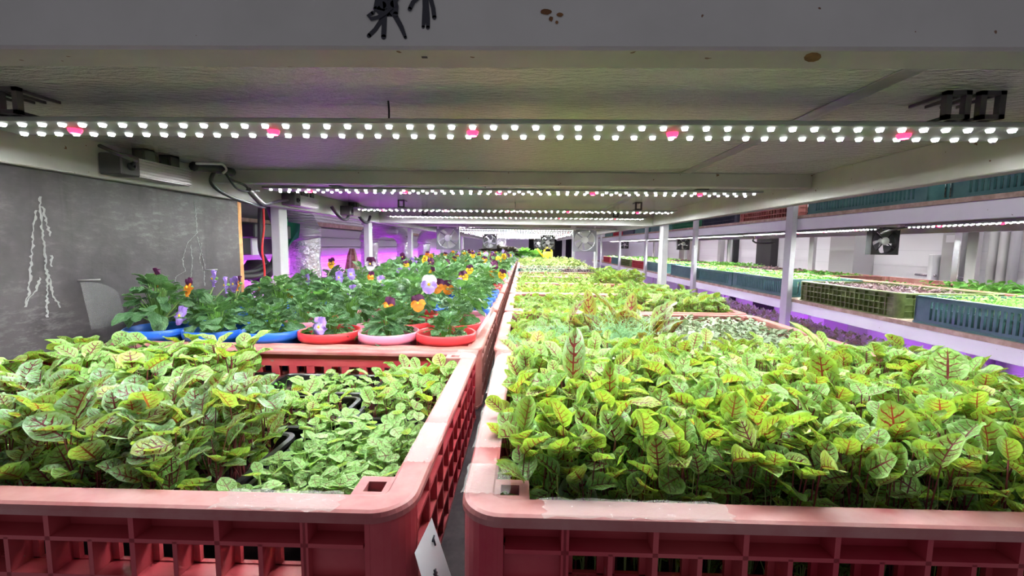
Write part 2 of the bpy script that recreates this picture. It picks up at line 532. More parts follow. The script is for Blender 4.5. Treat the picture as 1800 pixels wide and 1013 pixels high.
    def mesh(self, name, mats):
        me = bpy.data.meshes.new(name)
        me.from_pydata(self.v, [], self.f)
        for m in (mats if isinstance(mats, (list, tuple)) else [mats]):
            me.materials.append(m)
        me.polygons.foreach_set('material_index', self.m)
        me.polygons.foreach_set('use_smooth', self.sm)
        if any(u is not None for u in self.uv):
            lay = me.uv_layers.new(name='UVMap')
            flat = []
            for f, u in zip(self.f, self.uv):
                for c in (u if u else [(0, 0)] * len(f)):
                    flat += [c[0], c[1]]
            lay.data.foreach_set('uv', flat)
        me.update()
        return me
    def build(self, name, mats, parent=None):
        return link(name, self.mesh(name, mats), parent)

def link(name, data, parent=None, loc=None):
    o = bpy.data.objects.new(name, data)
    COL.objects.link(o)
    if parent:
        o.parent = parent
    if loc:
        o.location = loc
    return o

def tag(o, label, cat, group=None, kind=None):
    if label:
        o['label'] = label
    if cat:
        o['category'] = cat
    if group:
        o['group'] = group
    if kind:
        o['kind'] = kind
    return o

def thing(name, label, cat, loc=(0, 0, 0), group=None, rz=0):
    o = link(name, None, None, loc)
    o.rotation_euler = (0, 0, rz)
    o.empty_display_size = .02
    return tag(o, label, cat, group)

def struct(o):
    o['kind'] = 'structure'
    return o

def copy_tree(o, parent=None):
    c = o.copy()
    COL.objects.link(c)
    if parent:
        c.parent = parent
    for ch in list(o.children):
        copy_tree(ch, c)
    return c

# ------------------------------------------------------------------ the room
def slab(name, lo, hi, m):
    return struct(MB().box(lo, hi).build(name, m))
slab('floor', (-1.35, -.6, -1.25), (2.95, 9.1, -1.2), M['floor'])
slab('ceiling', (-1.35, 0.0, .95), (2.95, 9.1, 1.0), M['ceiling'])
slab('wall_left', (-1.27, .2, -1.2), (-1.2, 9.1, .95), M['foil_wall'])
slab('wall_right', (2.75, 1.2, -1.2), (2.82, 9.1, .95), M['panel_white'])
# back wall with the opening of an unlit doorway
wb_ = MB()
wb_.box((-1.2, 9.0, -1.2), (.12, 9.08, .95)).box((1.0, 9.0, -1.2), (2.75, 9.08, .95)).box((.12, 9.0, .62), (1.0, 9.08, .95))
struct(wb_.build('wall_back', M['room_wall']))
dr = MB()
dr.box((.10, 9.6, -1.2), (1.02, 9.65, .7)).box((.10, 9.08, -1.2), (.12, 9.6, .7)).box((1.0, 9.08, -1.2), (1.02, 9.6, .7)).box((.1, 9.08, .62), (1.02, 9.65, .64))
struct(dr.build('door_1', M['dark']))  # near-black lining paints in the darkness beyond the opening
struct(MB().box((.80, 8.95, -1.2), (.87, 9.0, .62)).build('trim_1', M['post']))

# left wall: grey slatted panels and wooden rail fixed over the foil
t = thing('wall_slat_panel', 'grey horizontal slat panel fixed to the foil covered left wall above the purple glow', 'wall panel', (-1.2, 0, 0))
for k in range(3):
    MB().box((0, 1.0, -.075 + k * .056), (.022, 5.6, -.075 + k * .056 + .053), bev=.003).build('slat', M['grey_panel'], t)
MB().box((0, 1.0, .098), (.03, 6.2, .122)).build('wooden_rail', M['wood_edge'], t)

# right wall: pillars, pipes, dark panels
def wall_piece(name, label, cat, y0, y1, d, m, z0=-1.2, z1=.9, grp=None):
    return tag(MB().box((2.75 - d, y0, z0), (2.75, y1, z1), bev=.004).build(name, m), label, cat, grp)
wall_piece('wall_pillar', 'grey square pillar on the right wall behind the nearest black fan', 'pillar', 3.50, 3.78, .16, M['pillar'])
wall_piece('wall_pillar', 'dark brown narrow panel standing on the right wall next to a cable', 'pillar', 4.80, 5.10, .08, M['dark_fan'])
wall_piece('wall_pillar', 'slim black conduit column on the right wall with a white clamp', 'pillar', 5.66, 5.84, .07, M['black'])
wall_piece('wall_pillar', 'thin grey strut on the right wall beyond the black conduit column', 'pillar', 6.06, 6.14, .06, M['pillar'])
wall_piece('wall_pillar', 'brownish pillar on the right wall furthest along toward the back', 'pillar', 6.9, 7.35, .16, M['pillar_brown'])
pt = thing('bolted_wall_post', 'pale perforated wall post with bolted brackets at the right edge', 'pillar', (2.75, 0, 0))
MB().box((-.12, 2.74, -1.2), (0, 2.83, .9), bev=.004).build('post_body', M['pillar'], pt)
MB().box((-.14, 2.69, -1.2), (-.02, 2.735, .9), bev=.004).build('post_flange', M['steel'], pt)
bk = MB().box((-.15, 2.845, -.19), (-.02, 2.88, -.02), bev=.004)
bk.build('hinge_bracket', M['white_plastic'], pt)
for z in (-.155,):
    MB().tube([(-.13, 2.84, z), (-.13, 2.98, z)], .008, 10).build('bolt', M['steel'], pt)
    MB().tube([(-.13, 2.69, z), (-.13, 2.60, z)], .008, 10).build('bolt', M['steel'], pt)
MB().box((-.125, 2.745, .055), (-.118, 2.80, .10)).build('punched_plate', M['white_plastic'], pt)
for i, y in enumerate((2.60, 2.545, 2.49)):
    tag(MB().tube([(2.71, y, -1.2), (2.71, y, .9)], .022, 14).build('wall_pipe', M['pillar'] if i < 2 else M['grey_panel']),
        ('grey vertical wall pipe next to the bolted post', 'grey vertical wall pipe between two others on the right wall', 'darker vertical wall pipe at the right edge')[i], 'pipe')

# ------------------------------------------------------------------ growing rack over and under the camera's shelf
ZC = .157           # underside of the level above
ZS = -.253          # top of our shelf
rack = thing('growing_rack', 'white painted steel growing rack with foil lined level above the crates', 'rack', (0, .234, -1.2))
def part(mb, name, m, parent=None):
    o = mb.build(name, m, parent or rack)
    o.matrix_parent_inverse = Matrix.Translation(-Vector((parent or rack).location))
    return o
part(MB().box((-.705, .234, .100), (.630, .259, .165), bev=.0015), 'front_beam', M['beam'])
def rack_unit(par, y0, y1, crosses, posts_l, posts_r):
    part(MB().box((-.705, y0, .100), (-.677, y1, .158), bev=.0015), 'side_beam', M['beam'], par)
    part(MB().box((.602, y0, .100), (.630, y1, .158), bev=.0015), 'side_beam', M['beam'], par)
    part(MB().box((-.705, y0, -.318), (-.677, y1, -.268), bev=.0015), 'side_beam', M['beam'], par)
    part(MB().box((.602, y0, -.318), (.630, y1, -.268), bev=.0015), 'side_beam', M['beam'], par)
    for y, zb in crosses:
        part(MB().box((-.677, y, zb), (.602, y + .025, .157), bev=.0015), 'cross_beam', M['beam'], par)
    for y in posts_l:
        part(MB().box((-.732, y - .02, -1.2), (-.707, y + .025, .60), bev=.0015), 'post', M['post'], par)
    for y in posts_r:
        part(MB().box((.632, y - .028, -1.2), (.657, y + .028, .60), bev=.0015), 'post', M['post'], par)
    part(MB().box((-.700, y0, -.268), (.630, y1, ZS)), 'shelf_board', M['board'], par)
rack_unit(rack, .260, 2.09, [(.945, .128), (2.065, .100)], [1.285, 2.03], [2.035])
part(MB().box((-.705, .234, -.318), (.630, .259, -.268), bev=.0015), 'front_beam', M['beam'])
part(MB().box((-.705, .234, -.268), (.630, .259, ZS)), 'shelf_edge', M['board'])
def foil_panel(name, x0, x1, y0, y1, par):
    mb = MB().box((x0, y0, ZC), (x1, y1, ZC + .012))
    return part(mb, name, M['foil'], par)
foil_panel('foil_lining', -.705, .335, .259, 2.09, rack)
foil_panel('foil_lining', .338, .630, .259, 2.09, rack)
sm = MB()
sm.box((.326, .26, ZC - .0012), (.348, 2.03, ZC), bev=.0005)
part(sm, 'seam_tape', M['duct_tape'])
rackb = thing('growing_rack', 'second white steel growing rack joined on behind the first one', 'rack', (0, 2.095, -1.2))
rack_unit(rackb, 2.092, 7.9, [(3.6, .128), (5.4, .128), (7.8, .128)], [2.80, 3.9, 5.2], [3.9, 5.6])
foil_panel('foil_lining', -.705, .630, 2.092, 7.9, rackb)

# marker writing on the front beam (strokes run on up out of the photograph)
def stroke(mb, pts, w, X0=-.081, Z0=.106):
    """pts in the writing's own millimetres, drawn as a flat ribbon with round ends, 0.4 mm proud of the paint"""
    P = [Vector((X0 + a / 1000, 0, Z0 + b / 1000)) for a, b in pts]
    vs, fs = [], []
    n = len(P)
    W = w if isinstance(w, (list, tuple)) else [w] * n
    for i, q in enumerate(P):
        tdir = (P[min(i + 1, n - 1)] - P[max(i - 1, 0)]).normalized()
        nrm = Vector((-tdir.z, 0, tdir.x))
        for s in (-1, 1):
            vs.append(q + nrm * s * W[i] / 2000)
    for i in range(n - 1):
        fs.append((2 * i, 2 * i + 1, 2 * i + 3, 2 * i + 2))
    Y = .23385 - .00005 * (len(mb.v) % 997 % 13)
    mb.add([(a.x, Y, a.z) for a in vs], fs)
    for q, wd in ((P[0], W[0]), (P[-1], W[-1])):
        c = [(q.x + wd / 2000 * cos(2 * pi * k / 10), Y, q.z + wd / 2000 * sin(2 * pi * k / 10)) for k in range(10)]
        mb.add(c, [tuple(range(10))])
# photo pixels of the strokes around (645,65) at 3.29 px per mm
K = 1 / 3.29
def sp(pts):
    return [((x - 645) * K, (65 - y) * K) for x, y in pts]
wr = MB()
for pts, w in (([(647, 64), (658, 54), (668, 40), (676, 26)], 2.3), ([(672, 66), (673, 50), (674, 30), (678, 8)], 2.6),
               ([(709, 67), (702, 50), (693, 34), (684, 20), (679, 5), (678, -12)], [1.6, 2.4, 2.6, 3, 3, 3]),
               ([(655, 28), (647, 33), (652, 38), (664, 35), (676, 28), (688, 18), (698, 3), (706, -10)], 2.0),
               ([(660, 22), (663, 8), (672, -4), (680, -14)], 2.8), ([(668, 24), (672, 8), (677, -6)], 4.6), ([(693, 30), (694, 18), (690, 6), (684, 0), (680, -10)], 2.6),
               ([(677, 26), (688, 26)], 4.5), ([(672, 16), (690, 14)], 3.6),
               ([(717, 22), (722, 12), (731, 4), (738, -4), (742, -12)], 2.2), ([(739, 50), (741, 36), (742, 18), (742, -10)], [1.6, 2.4, 2.4, 2.6]),
               ([(747, 51), (747, 36), (745, 16), (743, -10)], [2.0, 2.2, 2.4, 2.6]), ([(758, 35), (756, 20), (752, 6), (744, -6), (740, -14)], 2.2)):
    stroke(wr, sp(pts), w)
part(wr, 'marker_writing', M['ink'])
dot = MB()
dot.box((-.0555, .243, .0996), (-.0525, .2445, .1002))
part(dot, 'paint_chip', M['ink'])
M['rust'] = worn('rust_stain', (.13, .055, .02), (.26, .13, .05), 90, .8)
for (x, z, a, b) in ((.1495, .1004, .9, 4.5), (.010, .118, 2.5, 1.4), (.017, .1165, 1.4, 1.0), (.0125, .1145, 1.0, 1.2), (.0155, .1128, .7, .8)):
    pts = [(x + a / 1000 * cos(k * pi / 5) * (1 + .3 * random.random()), .2337, z + b / 1000 * sin(k * pi / 5) * (.8 + .4 * random.random())) for k in range(10)]
    if a < 1 and b > 2:
        pts = [(x + (q[2] - z) * 1.5 + random.uniform(-.0008, .0008), .2385 + (q[2] - z) * 1.2, .0998) for q in pts]
        pts = [(x + .0045 * cos(k * pi / 5) + .003 * sin(k * pi / 5), .2425 + .006 * sin(k * pi / 5), .0998) for k in range(10)]
    rs = MB()
    rs.add(pts, [tuple(range(10))])
    part(rs, 'rust_spot', M['rust'])

# ------------------------------------------------------------------ LED strips
LED_X0, LED_X1, ZL = -.590, .525, .125
def diode(mb, r, n, c=(0, 0, 0)):
    # domed flank and a flat emitting window facing straight down
    mb.lathe([(r, 0), (r * .95, -r * .4), (r * .7, -r * .75)], n, c=c)
    k = [(c[0] + r * .7 * cos(2 * pi * q / n), c[1] + r * .7 * sin(2 * pi * q / n), c[2] - r * .75) for q in range(n)]
    mb.add(k, [tuple(range(n))[::-1]])
def led_mesh(m, r=.0037, nm='diode'):
    mb = MB()
    diode(mb, r, 8)
    return mb.mesh(nm, m)
led_me = led_mesh(M['led'])
led_red_me = led_mesh(M['led_red'], .0066, 'red_diode')
red_x = [-.505, -.279, -.057, .161, .408]
ordinal = ['nearest', 'second', 'third', 'fourth', 'fifth', 'sixth', 'seventh', 'eighth', 'ninth', 'tenth', 'eleventh', 'twelfth', 'thirteenth', 'fourteenth', 'fifteenth']
strip_y = [.495, 1.04, 1.59, 1.965, 2.50, 3.05, 3.45, 3.95, 4.45, 4.95, 5.5, 6.05, 6.6, 7.15]
for si, sy in enumerate(strip_y):
    lab = 'lit white and red LED strip under the foil level, %s from the front' % ('first and largest' if si == 0 else ordinal[si])
    s = thing('led_strip', lab, 'light', (0, sy, ZL), 'LED strips across the growing rack')
    hb = MB().box((LED_X0 - .012, -.031, 0), (LED_X1 + .012, .031, .005), bev=.001)
    hb.build('housing', M['led_housing'], s)
    rows = []
    off = [-.021, .019]
    for r_, oy in enumerate(off):
        n = 51 if r_ == 0 or si >= 3 else 54
        for k in range(n):
            rows.append((LED_X0 + .004 + (LED_X1 - LED_X0 - .008) * k / (n - 1), oy))
    if si < 3:
        cnt = 0
        for x, oy in rows:
            if cnt < 95:
                link('diode', led_me, s, (x, oy, -.0002)); cnt += 1
            else:
                pass
        rest = MB()
        for x, oy in rows[95:]:
            diode(rest, .0037, 8, (x, oy, -.0002))
        rest.build('diodes', M['led'], s)['kind'] = 'stuff'
        for x in red_x:
            link('red_diode', led_red_me, s, (x, 0, -.0002))
    else:
        dm = MB()
        rr = .0030
        for x, oy in rows:
            diode(dm, rr, 6, (x, oy, -.0002))
        dm.build('diodes', M['led_far'], s)['kind'] = 'stuff'
        rm = MB()
        for x in red_x:
            rm.lathe([(.0055, 0), (.0045, -.003), (.0002, -.0045)], 6, c=(x, 0, -.0002))
        rm.build('red_diodes', M['led_red'], s)
    if si < 5:
        # dark U-shaped clips that hold the strip off the foil
        for cx in ((-.565, -.535, .425, .458) if si == 0 else (-.43, .40)):
            b = MB()
            for zz in (.0051, .0278):
                b.box((cx - .012, -.040, zz), (cx + .012, -.034, zz + .004)).box((cx - .010, -.036, zz + .0005), (cx - .007, .006, zz + .0035)).box((cx + .007, -.036, zz + .0005), (cx + .010, .006, zz + .0035))
            b.box((cx - .012, -.040, .0051), (cx - .0065, -.034, .0318)).box((cx + .0065, -.040, .0051), (cx + .012, -.034, .0318))
            b.build('mounting_clip', M['clip'], s)
            continue
            b.box((cx - .013, -.006, .0051), (cx - .007, .006, .0318)).box((cx + .007, -.006, .0051), (cx + .013, .006, .0318)).box((cx - .013, -.006, .0051), (cx + .013, .006, .0145)).box((cx - .013, -.006, .0275), (cx + .013, .006, .0318))
            b.build('mounting_clip', M['clip'], s)
    if si < 4:
        # twisted hanger wire
        hx = -.150 + .06 * si
        MB().tube([(hx, .0, .0318), (hx + .001, -.001, .022), (hx + .0005, 0, .0101)], .0011, 6).build('hanger_wire', M['cable'], s)

# ribbed drivers on the left side beam
for i, y in enumerate((.695, 1.225, 1.62, 2.2)):
    d = thing('led_driver', ('ribbed aluminium LED driver with black end cap, nearest on the left beam', 'ribbed aluminium LED driver on the left beam beside the cable bundle', 'small ribbed LED driver third along the left beam', 'small ribbed LED driver furthest along the left beam')[i], 'power supply', (-.6645, y, .107), 'LED drivers on the left beam')
    L_ = .15 if i < 2 else .11
    bm_ = MB().box((-.012, .035, .0), (.021, L_, .031))
    for k in range(6):
        bm_.box((.021, .035, .002 + k * .005), (.0242, L_, .0046 + k * .005))
    bm_.build('ribbed_body', M['alu'], d)
    e = MB().box((-.012, 0, -.001), (.026, .035, .033), bev=.002).build('end_cap', M['clip'], d)
    MB().lathe([(.007, .0), (.0065, .004), (.003, .005)], 12, c=(.0262, .017, .014), axis='X').build('cable_gland', M['black'], e)
    for yy in (.05, .105 if i < 2 else .08):
        c = MB()
        c.box((.0, yy, .031), (.004, yy + .02, .050)).box((.018, yy, .031), (.022, yy + .02, .050)).box((0, yy, .0465), (.022, yy + .02, .050))
        c.build('mounting_clip', M['clip'], d)
    if i == 0:
        MB().tube([(.028, .017, .016), (.05, .0, .02), (.075, -.06, .019), (.09, -.10, .021)], .0028, 8).build('lead', M['cable'], d)

# cables
def cable(name, label, pts, r, m, extra=None, cat='cable'):
    # smooth the polyline
    P = [Vector(q) for q in pts]
    out = []
    for i in range(len(P) - 1):
        p0, p1, p2, p3 = P[max(i - 1, 0)], P[i], P[i + 1], P[min(i + 2, len(P) - 1)]
        for k in range(6):
            s = k / 6
            out.append(.5 * ((2 * p1) + (p2 - p0) * s + (2 * p0 - 5 * p1 + 4 * p2 - p3) * s * s + (3 * p1 - p0 - 3 * p2 + p3) * s ** 3))
    out.append(P[-1])
    return tag(MB().tube(out, r, 8).build(name, m), label, cat)
cb = thing('cable_bundle', 'bundle of black cables tied under the foil by the left beam', 'cable', (-.615, .9, .14))
def cpart(name, pts, r, m):
    P = [Vector(q) for q in pts]
    out = []
    for i in range(len(P) - 1):
        p0, p1, p2, p3 = P[max(i - 1, 0)], P[i], P[i + 1], P[min(i + 2, len(P) - 1)]
        for k in range(6):
            s = k / 6
            out.append(.5 * ((2 * p1) + (p2 - p0) * s + (2 * p0 - 5 * p1 + 4 * p2 - p3) * s * s + (3 * p1 - p0 - 3 * p2 + p3) * s ** 3))
    out.append(P[-1])
    o = MB().tube(out, r, 8).build(name, m, cb)
    o.matrix_parent_inverse = Matrix.Translation(-cb.location)
cpart('folded_cable', [(-.615, .818, .140), (-.615, .855, .144), (-.613, .925, .147)], .0085, M['cable'])
cpart('lead', [(-.615, .876, .142), (-.615, .863, .120), (-.615, .885, .104), (-.615, .946, .091), (-.615, 1.017, .085), (-.615, 1.042, .085)], .0038, M['cable'])
cpart('lead', [(-.61, .897, .146), (-.61, .914, .131), (-.61, .960, .125), (-.61, .976, .115)], .0026, M['cable'])
cpart('connector', [(-.61, .974, .117), (-.61, .985, .110), (-.61, 1.012, .095), (-.61, 1.024, .090)], .0062, M['clip'])
cpart('lead', [(-.61, .899, .143), (-.61, .926, .118), (-.61, .959, .112), (-.61, 1.012, .119)], .0022, M['cable'])
cpart('lead', [(-.61, 1.024, .090), (-.612, 1.05, .092), (-.63, 1.12, .106), (-.65, 1.21, .118)], .0034, M['cable'])
cpart('cable_tie', [(-.60, .806, .143), (-.60, .859, .152), (-.602, .879, .155), (-.598, .885, .146), (-.606, .885, .138)], .0022, M['tie'])
cable('red_wire', 'thin red wire hanging down in front of the black cable loop', [(-.72, 1.212, .096), (-.72, 1.211, .043), (-.72, 1.198, -.020), (-.72, 1.205, -.084), (-.72, 1.196, -.25)], .0028, M['red_wire'])
cable('cable_loop', 'thick black cable loop hanging beside the end of the plywood board', [(-.74, 1.274, .105), (-.74, 1.299, .046), (-.74, 1.308, -.005), (-.74, 1.283, -.058), (-.74, 1.23, -.086), (-.74, 1.172, -.093), (-.74, 1.05, -.080)], .0085, M['cable'])
cable('cable_loop', 'thinner black cable hanging inside the thick cable loop', [(-.75, 1.248, .10), (-.75, 1.242, .044), (-.75, 1.240, -.021), (-.75, 1.262, -.062), (-.75, 1.188, -.081), (-.75, 1.05, -.075)], .0065, M['cable'])
for i, y in enumerate((1.50, 1.72)):
    cable('lead_cable', ('black plug lead sagging under the left beam by the third driver', 'black plug lead sagging under the left beam past the third driver')[i],
          [(-.655, y, .125), (-.645, y + .03, .098), (-.645, y + .07, .088), (-.65, y + .12, .092), (-.655, y + .16, .118)], .006, M['cable'])

# boxes of the control corner seen past the board end
bx = thing('control_box', 'black electrical box behind the hanging cables left of the duct', 'box', (-.88, 1.42, -.2))
MB().box((-.04, -.06, .215), (.04, .16, .262), bev=.004).build('housing', M['black'], bx)
MB().box((.03, .10, .17), (.042, .135, .235), bev=.002).build('socket', M['clip'], bx)
tag(MB().box((-.885, 1.41, -.040), (-.880, 1.468, .024)).build('paper_sheet', M['white_plastic']), 'white sheet of paper behind the black cables', 'paper')
lump = MB()
lump.lathe([(.002, .02), (.03, .018), (.045, -.005), (.045, -.03), (.03, -.05), (.002, -.052)], 14, c=(-.87, 1.42, -.075))
tag(lump.build('black_bag', M['dark_fan']), 'black crumpled bag under the white paper sheet', 'bag')
dk = MB().box((-1.12, 1.25, -.04), (-1.08, 1.80, .30))
dk.box((-1.08, 1.25, -.045), (-1.0, 1.80, .30), bev=.004)
tag(dk.build('dark_cabinet', M['black']), 'black cabinet in shadow behind the paper sheet and cables', 'cabinet')
tag(MB().box((-.905, 1.36, .066), (-.88, 1.56, .078)).build('wooden_batten', M['wood_edge']), 'short wooden batten above the black electrical box', 'batten')

# plywood board
ply = thing('plywood_board', 'grey stained plywood board closing the left side of the rack', 'board', (-.69, .2, ZS))
def ppart(mb, name, m):
    o = mb.build(name, m, ply)
    o.matrix_parent_inverse = Matrix.Translation(-ply.location)
    return o
ppart(MB().box((-.703, .26, ZS), (-.690, 1.055, .099)), 'panel', M['plywood'])
ppart(MB().box((-.7032, 1.055, ZS), (-.6898, 1.068, .099)), 'raw_edge', M['ply_edge'])
streaks = [[(.61, .042), (.605, .007), (.599, -.029), (.593, -.069), (.585, -.096)], [(.62, .048), (.623, .025), (.628, .002)], [(.617, .062), (.617, .01), (.617, -.024), (.618, -.054), (.613, -.115)],
           [(.609, -.053), (.603, -.07), (.587, -.088)], [(.619, -.042), (.623, -.078), (.634, -.103)], [(.626, -.022), (.625, -.042)],
           [(.915, .087), (.918, .02), (.889, -.002), (.873, -.035), (.878, -.06), (.852, -.07), (.845, -.126)], [(.897, -.006), (.9, -.04), (.887, -.098), (.879, -.122)],
           [(.918, .011), (.927, -.023), (.934, -.05), (.93, -.098)], [(.929, -.002), (.92, -.04), (.93, -.063)], [(.85, -.09), (.859, -.103), (.863, -.12)]]
for si, s in enumerate(streaks):
    P = [Vector((-.6896, y, z)) for y, z in s]
    pts, wd = [], []
    for i in range(len(P) - 1):
        n = max(4, int((P[i + 1] - P[i]).length / .003))
        for k in range(n):
            q = P[i].lerp(P[i + 1], k / n)
            pts.append(q + Vector((0, random.uniform(-.0016, .0016), 0)))
            wd.append(random.uniform(.0005, .0022) * (1.0 if si < 6 else .75))
    vs, fs = [], []
    for q, w in zip(pts, wd):
        vs += [(q.x + .0002, q.y - w, q.z), (q.x + .0008, q.y, q.z), (q.x + .0002, q.y + w, q.z)]
    for i in range(len(pts) - 1):
        for k in (0, 1):
            a = i * 3 + k
            fs.append((a, a + 1, a + 4, a + 3))
    mb = MB()
    mb.add(vs, fs, 0, True)
    ppart(mb, 'mineral_streak', M['chalk'])
for y, z in ((.929, -.06), (.43, -.07), (.66, -.062)):
    ppart(MB().tube([(-.692, y, z), (-.672, y + .02, z)], .0016, 8), 'nail', M['nail'])
sheet = MB().grid(lambda u, v: (-.680 + .010 * sin(u * 3.1) * v + .012 * (1 - v), .655 + .062 * u, -.138 + (.075 - .024 * u ** 1.6) * v), 10, 8)
tag(sheet.build('plastic_sheet', M['sheet']), 'clear plastic sheet leaning on the plywood board', 'plastic sheet')
bag = MB().grid(lambda u, v: (-.655 + .03 * sin(v * 3 + u * 2), 1.065 + .19 * u, -.170 + (.055 + .008 * sin(u * 5)) * v + .004 * sin(u * 17)), 14, 7)
tag(bag.build('plastic_bag', M['milky']), 'crumpled clear plastic bag behind the blue pots past the board end', 'plastic bag')

# ------------------------------------------------------------------ ducts along the left wall
def duct(label, x, y, r, bend, wrap=False):
    d = thing('insulated_duct', label, 'duct', (x, y, -1.2), 'foil ducts along the left wall')
    pts = [(0, 0, 0), (0, 0, .6), (0, 0, 1.20), (0, 0, 1.26)]
    mb = MB()
    n = 26
    prof = []
    zz = [0, .3, .6, .8, .9] + [.9 + .37 * k / 22 for k in range(1, 23)]
    mb.tube([(.003 * sin(q * 21), .003 * cos(q * 17), q) for q in zz], [r * (1 + .035 * sin(q * 60)) for q in zz], 20)
    mb.build('foil_sleeve', M['foil_duct'], d)
    eb = MB()
    el, rr_ = [], []
    for k in range(10):
        a = pi / 2 * k / 9
        el.append((bend * (1 - cos(a)), -.0 - .02 * sin(a), 1.22 + abs(bend) * .9 * sin(a)))
        rr_.append(r * (1.06 + .06 * (k % 2)))
    el.append((bend * 1.9, -.02, el[-1][2] + .01)); rr_.append(r)
    eb.tube(el, rr_, 20)
    eb.build('wrapped_elbow', M['duct_tape'], d)
    return d
duct('large foil wrapped duct with a grey elbow, wearing the green cloth', -.93, 1.86, .062, -.14)
duct('foil duct with a crumpled wrapped elbow behind the brown striped bundle', -.955, 2.72, .052, .09)
duct('straight foil duct third along the left wall', -.96, 3.52, .052, -.10)
duct('foil duct furthest along the left wall with a wrapped bend', -.96, 4.25, .058, .12)
gc = MB().grid(lambda u, v: (-.985 + .075 * u + .02 * sin(u * 7), 1.752 + .012 * sin(u * 9 + v * 3), .108 - (.205 - .30 * abs(u - .45) * 1.1 * (v)) * v - .03 * u), 10, 12)
tag(gc.build('green_cloth', M['green_cloth']), 'green cloth tied round the nearest foil duct with its end hanging', 'cloth')
bb = thing('cable_roll', 'brown striped bundle tied and leaning before the second foil duct', 'bundle', (-.94, 2.40, -.3))
for k in range(16):
    a = 2 * pi * k / 16
    MB().tube([(.006 * cos(a), .006 * sin(a), .272), (.018 * cos(a), .018 * sin(a), .235), (.042 * cos(a), .042 * sin(a), .11), (.050 * cos(a), .050 * sin(a), .0)], .0085, 6).build('strand', M['fab_brown'] if k % 3 else M['wood_edge'], bb)

# ------------------------------------------------------------------ conduit and fans
pp = thing('conduit_pipe', 'thin white conduit pipe crossing the rack above the grey fans', 'pipe', (0, 2.85, .12))
MB().tube([(-1.05, 0, .012), (-.42, 0, .004), (-.36, 0, .0), (.60, 0, -.008)], .006, 10).build('tube', M['white_plastic'], pp)
for x in (-.36, .32):
    MB().box((x - .012, -.009, -.012), (x + .012, .009, .012), bev=.002).build('clamp', M['white_plastic'], pp)

def fan(label, loc, size, frame, group=None, rz=0, hub=None):
    f = thing('axial_fan', label, 'fan', loc, group, rz)
    h = size / 2
    R = h * .92
    fr = MB()
    # square plate with a round opening: front, back and the duct wall between
    n = 32
    for yy, s in ((-.02, 1), (.02, -1)):
        vs = []
        for k in range(n):
            a = 2 * pi * k / n
            vs.append((R * cos(a), yy, R * sin(a)))
        for k in range(n):
            a = 2 * pi * k / n
            m_ = max(abs(cos(a)), abs(sin(a)))
            vs.append((h * cos(a) / m_, yy, h * sin(a) / m_))
        fr.add(vs, [(k, (k + 1) % n, n + (k + 1) % n, n + k) for k in range(n)])
    fr.lathe([(R, -.02), (R * .985, 0), (R, .02)], n, axis='Y')
    sq = [(-h, -h), (h, -h), (h, h), (-h, h)]
    for k in range(4):
        (a, b), (c, d) = sq[k], sq[(k + 1) % 4]
        fr.add([(a, -.02, b), (c, -.02, d), (c, .02, d), (a, .02, b)], [(0, 1, 2, 3)])
    fr.build('frame', frame, f)
    for k in range(4):
        a = pi / 4 + pi / 2 * k
        MB().tube([(h * .2 * cos(a), -.016, h * .2 * sin(a)), (R * cos(a + .12), -.016, R * sin(a + .12))], size * .018, 6).build('strut', frame, f)
    hb = MB()
    hb.lathe([(.0005, -.0205), (h * .28, -.0205), (h * .30, -.018), (h * .30, .018), (.0005, .018)], 20, axis='Y')
    hb.build('hub', hub or M['hub_white'], f)
    bl = M['blade'] if frame is not M['grey_fan'] else M['pillar']
    for k in range(5):
        a0 = 2 * pi * k / 5
        def bf(u, v, a0=a0):
            rad = h * .29 + (R * .95 - h * .29) * v
            a = a0 + (u - .5) * (.85 + .25 * v) + .35 * v
            return (rad * cos(a), .008 * (u - .5) * 2, rad * sin(a))
        MB().grid(bf, 4, 5).build('fan_blade', bl, f)
    hg = MB()
    for sx in (-1, 1):
        hg.box((sx * h * .85 - .006, -.022, h * .80), (sx * h * .85 + .006, -.0185, h + .012))
    hg.build('hanger_bracket', M['white_plastic'], f)
    return f
fan('grey square fan hanging over the pansies at the left end of the conduit', (-.493, 2.90, .046), .150, M['grey_fan'])
fan('grey square fan hanging over the sorrel at the right end of the conduit', (.403, 2.90, .044), .150, M['grey_fan'])
fan('black framed fan hanging over the far pansies, left of the pair', (-.355, 4.70, .044), .150, M['dark_fan'], hub=M['grey_fan'])
fan('black framed fan hanging by the yellow watering can', (.265, 4.70, .042), .150, M['dark_fan'], hub=M['grey_fan'])
fan('small far grey fan just right of the left black framed fan', (-.35, 7.3, .05), .150, M['grey_fan'])
fan('small far grey fan just left of the right black framed fan', (.255, 7.3, .05), .150, M['dark_fan'])
fan('nearest black fan hanging under the neighbouring rack on the right', (2.0, 2.50, .052), .150, M['black'])
fan('middle black fan under the neighbouring rack with a bright hub', (2.0, 5.55, .052), .150, M['dark_fan'])
fan('furthest black fan under the neighbouring rack', (2.0, 8.70, .052), .150, M['dark_fan'])
tag(MB().tube([(.452, 2.905, -1.2), (.452, 2.905, -.04)], .008, 10).build('standing_pipe', M['white_plastic']), 'thin white pipe standing below the right grey fan', 'pipe') if False else None

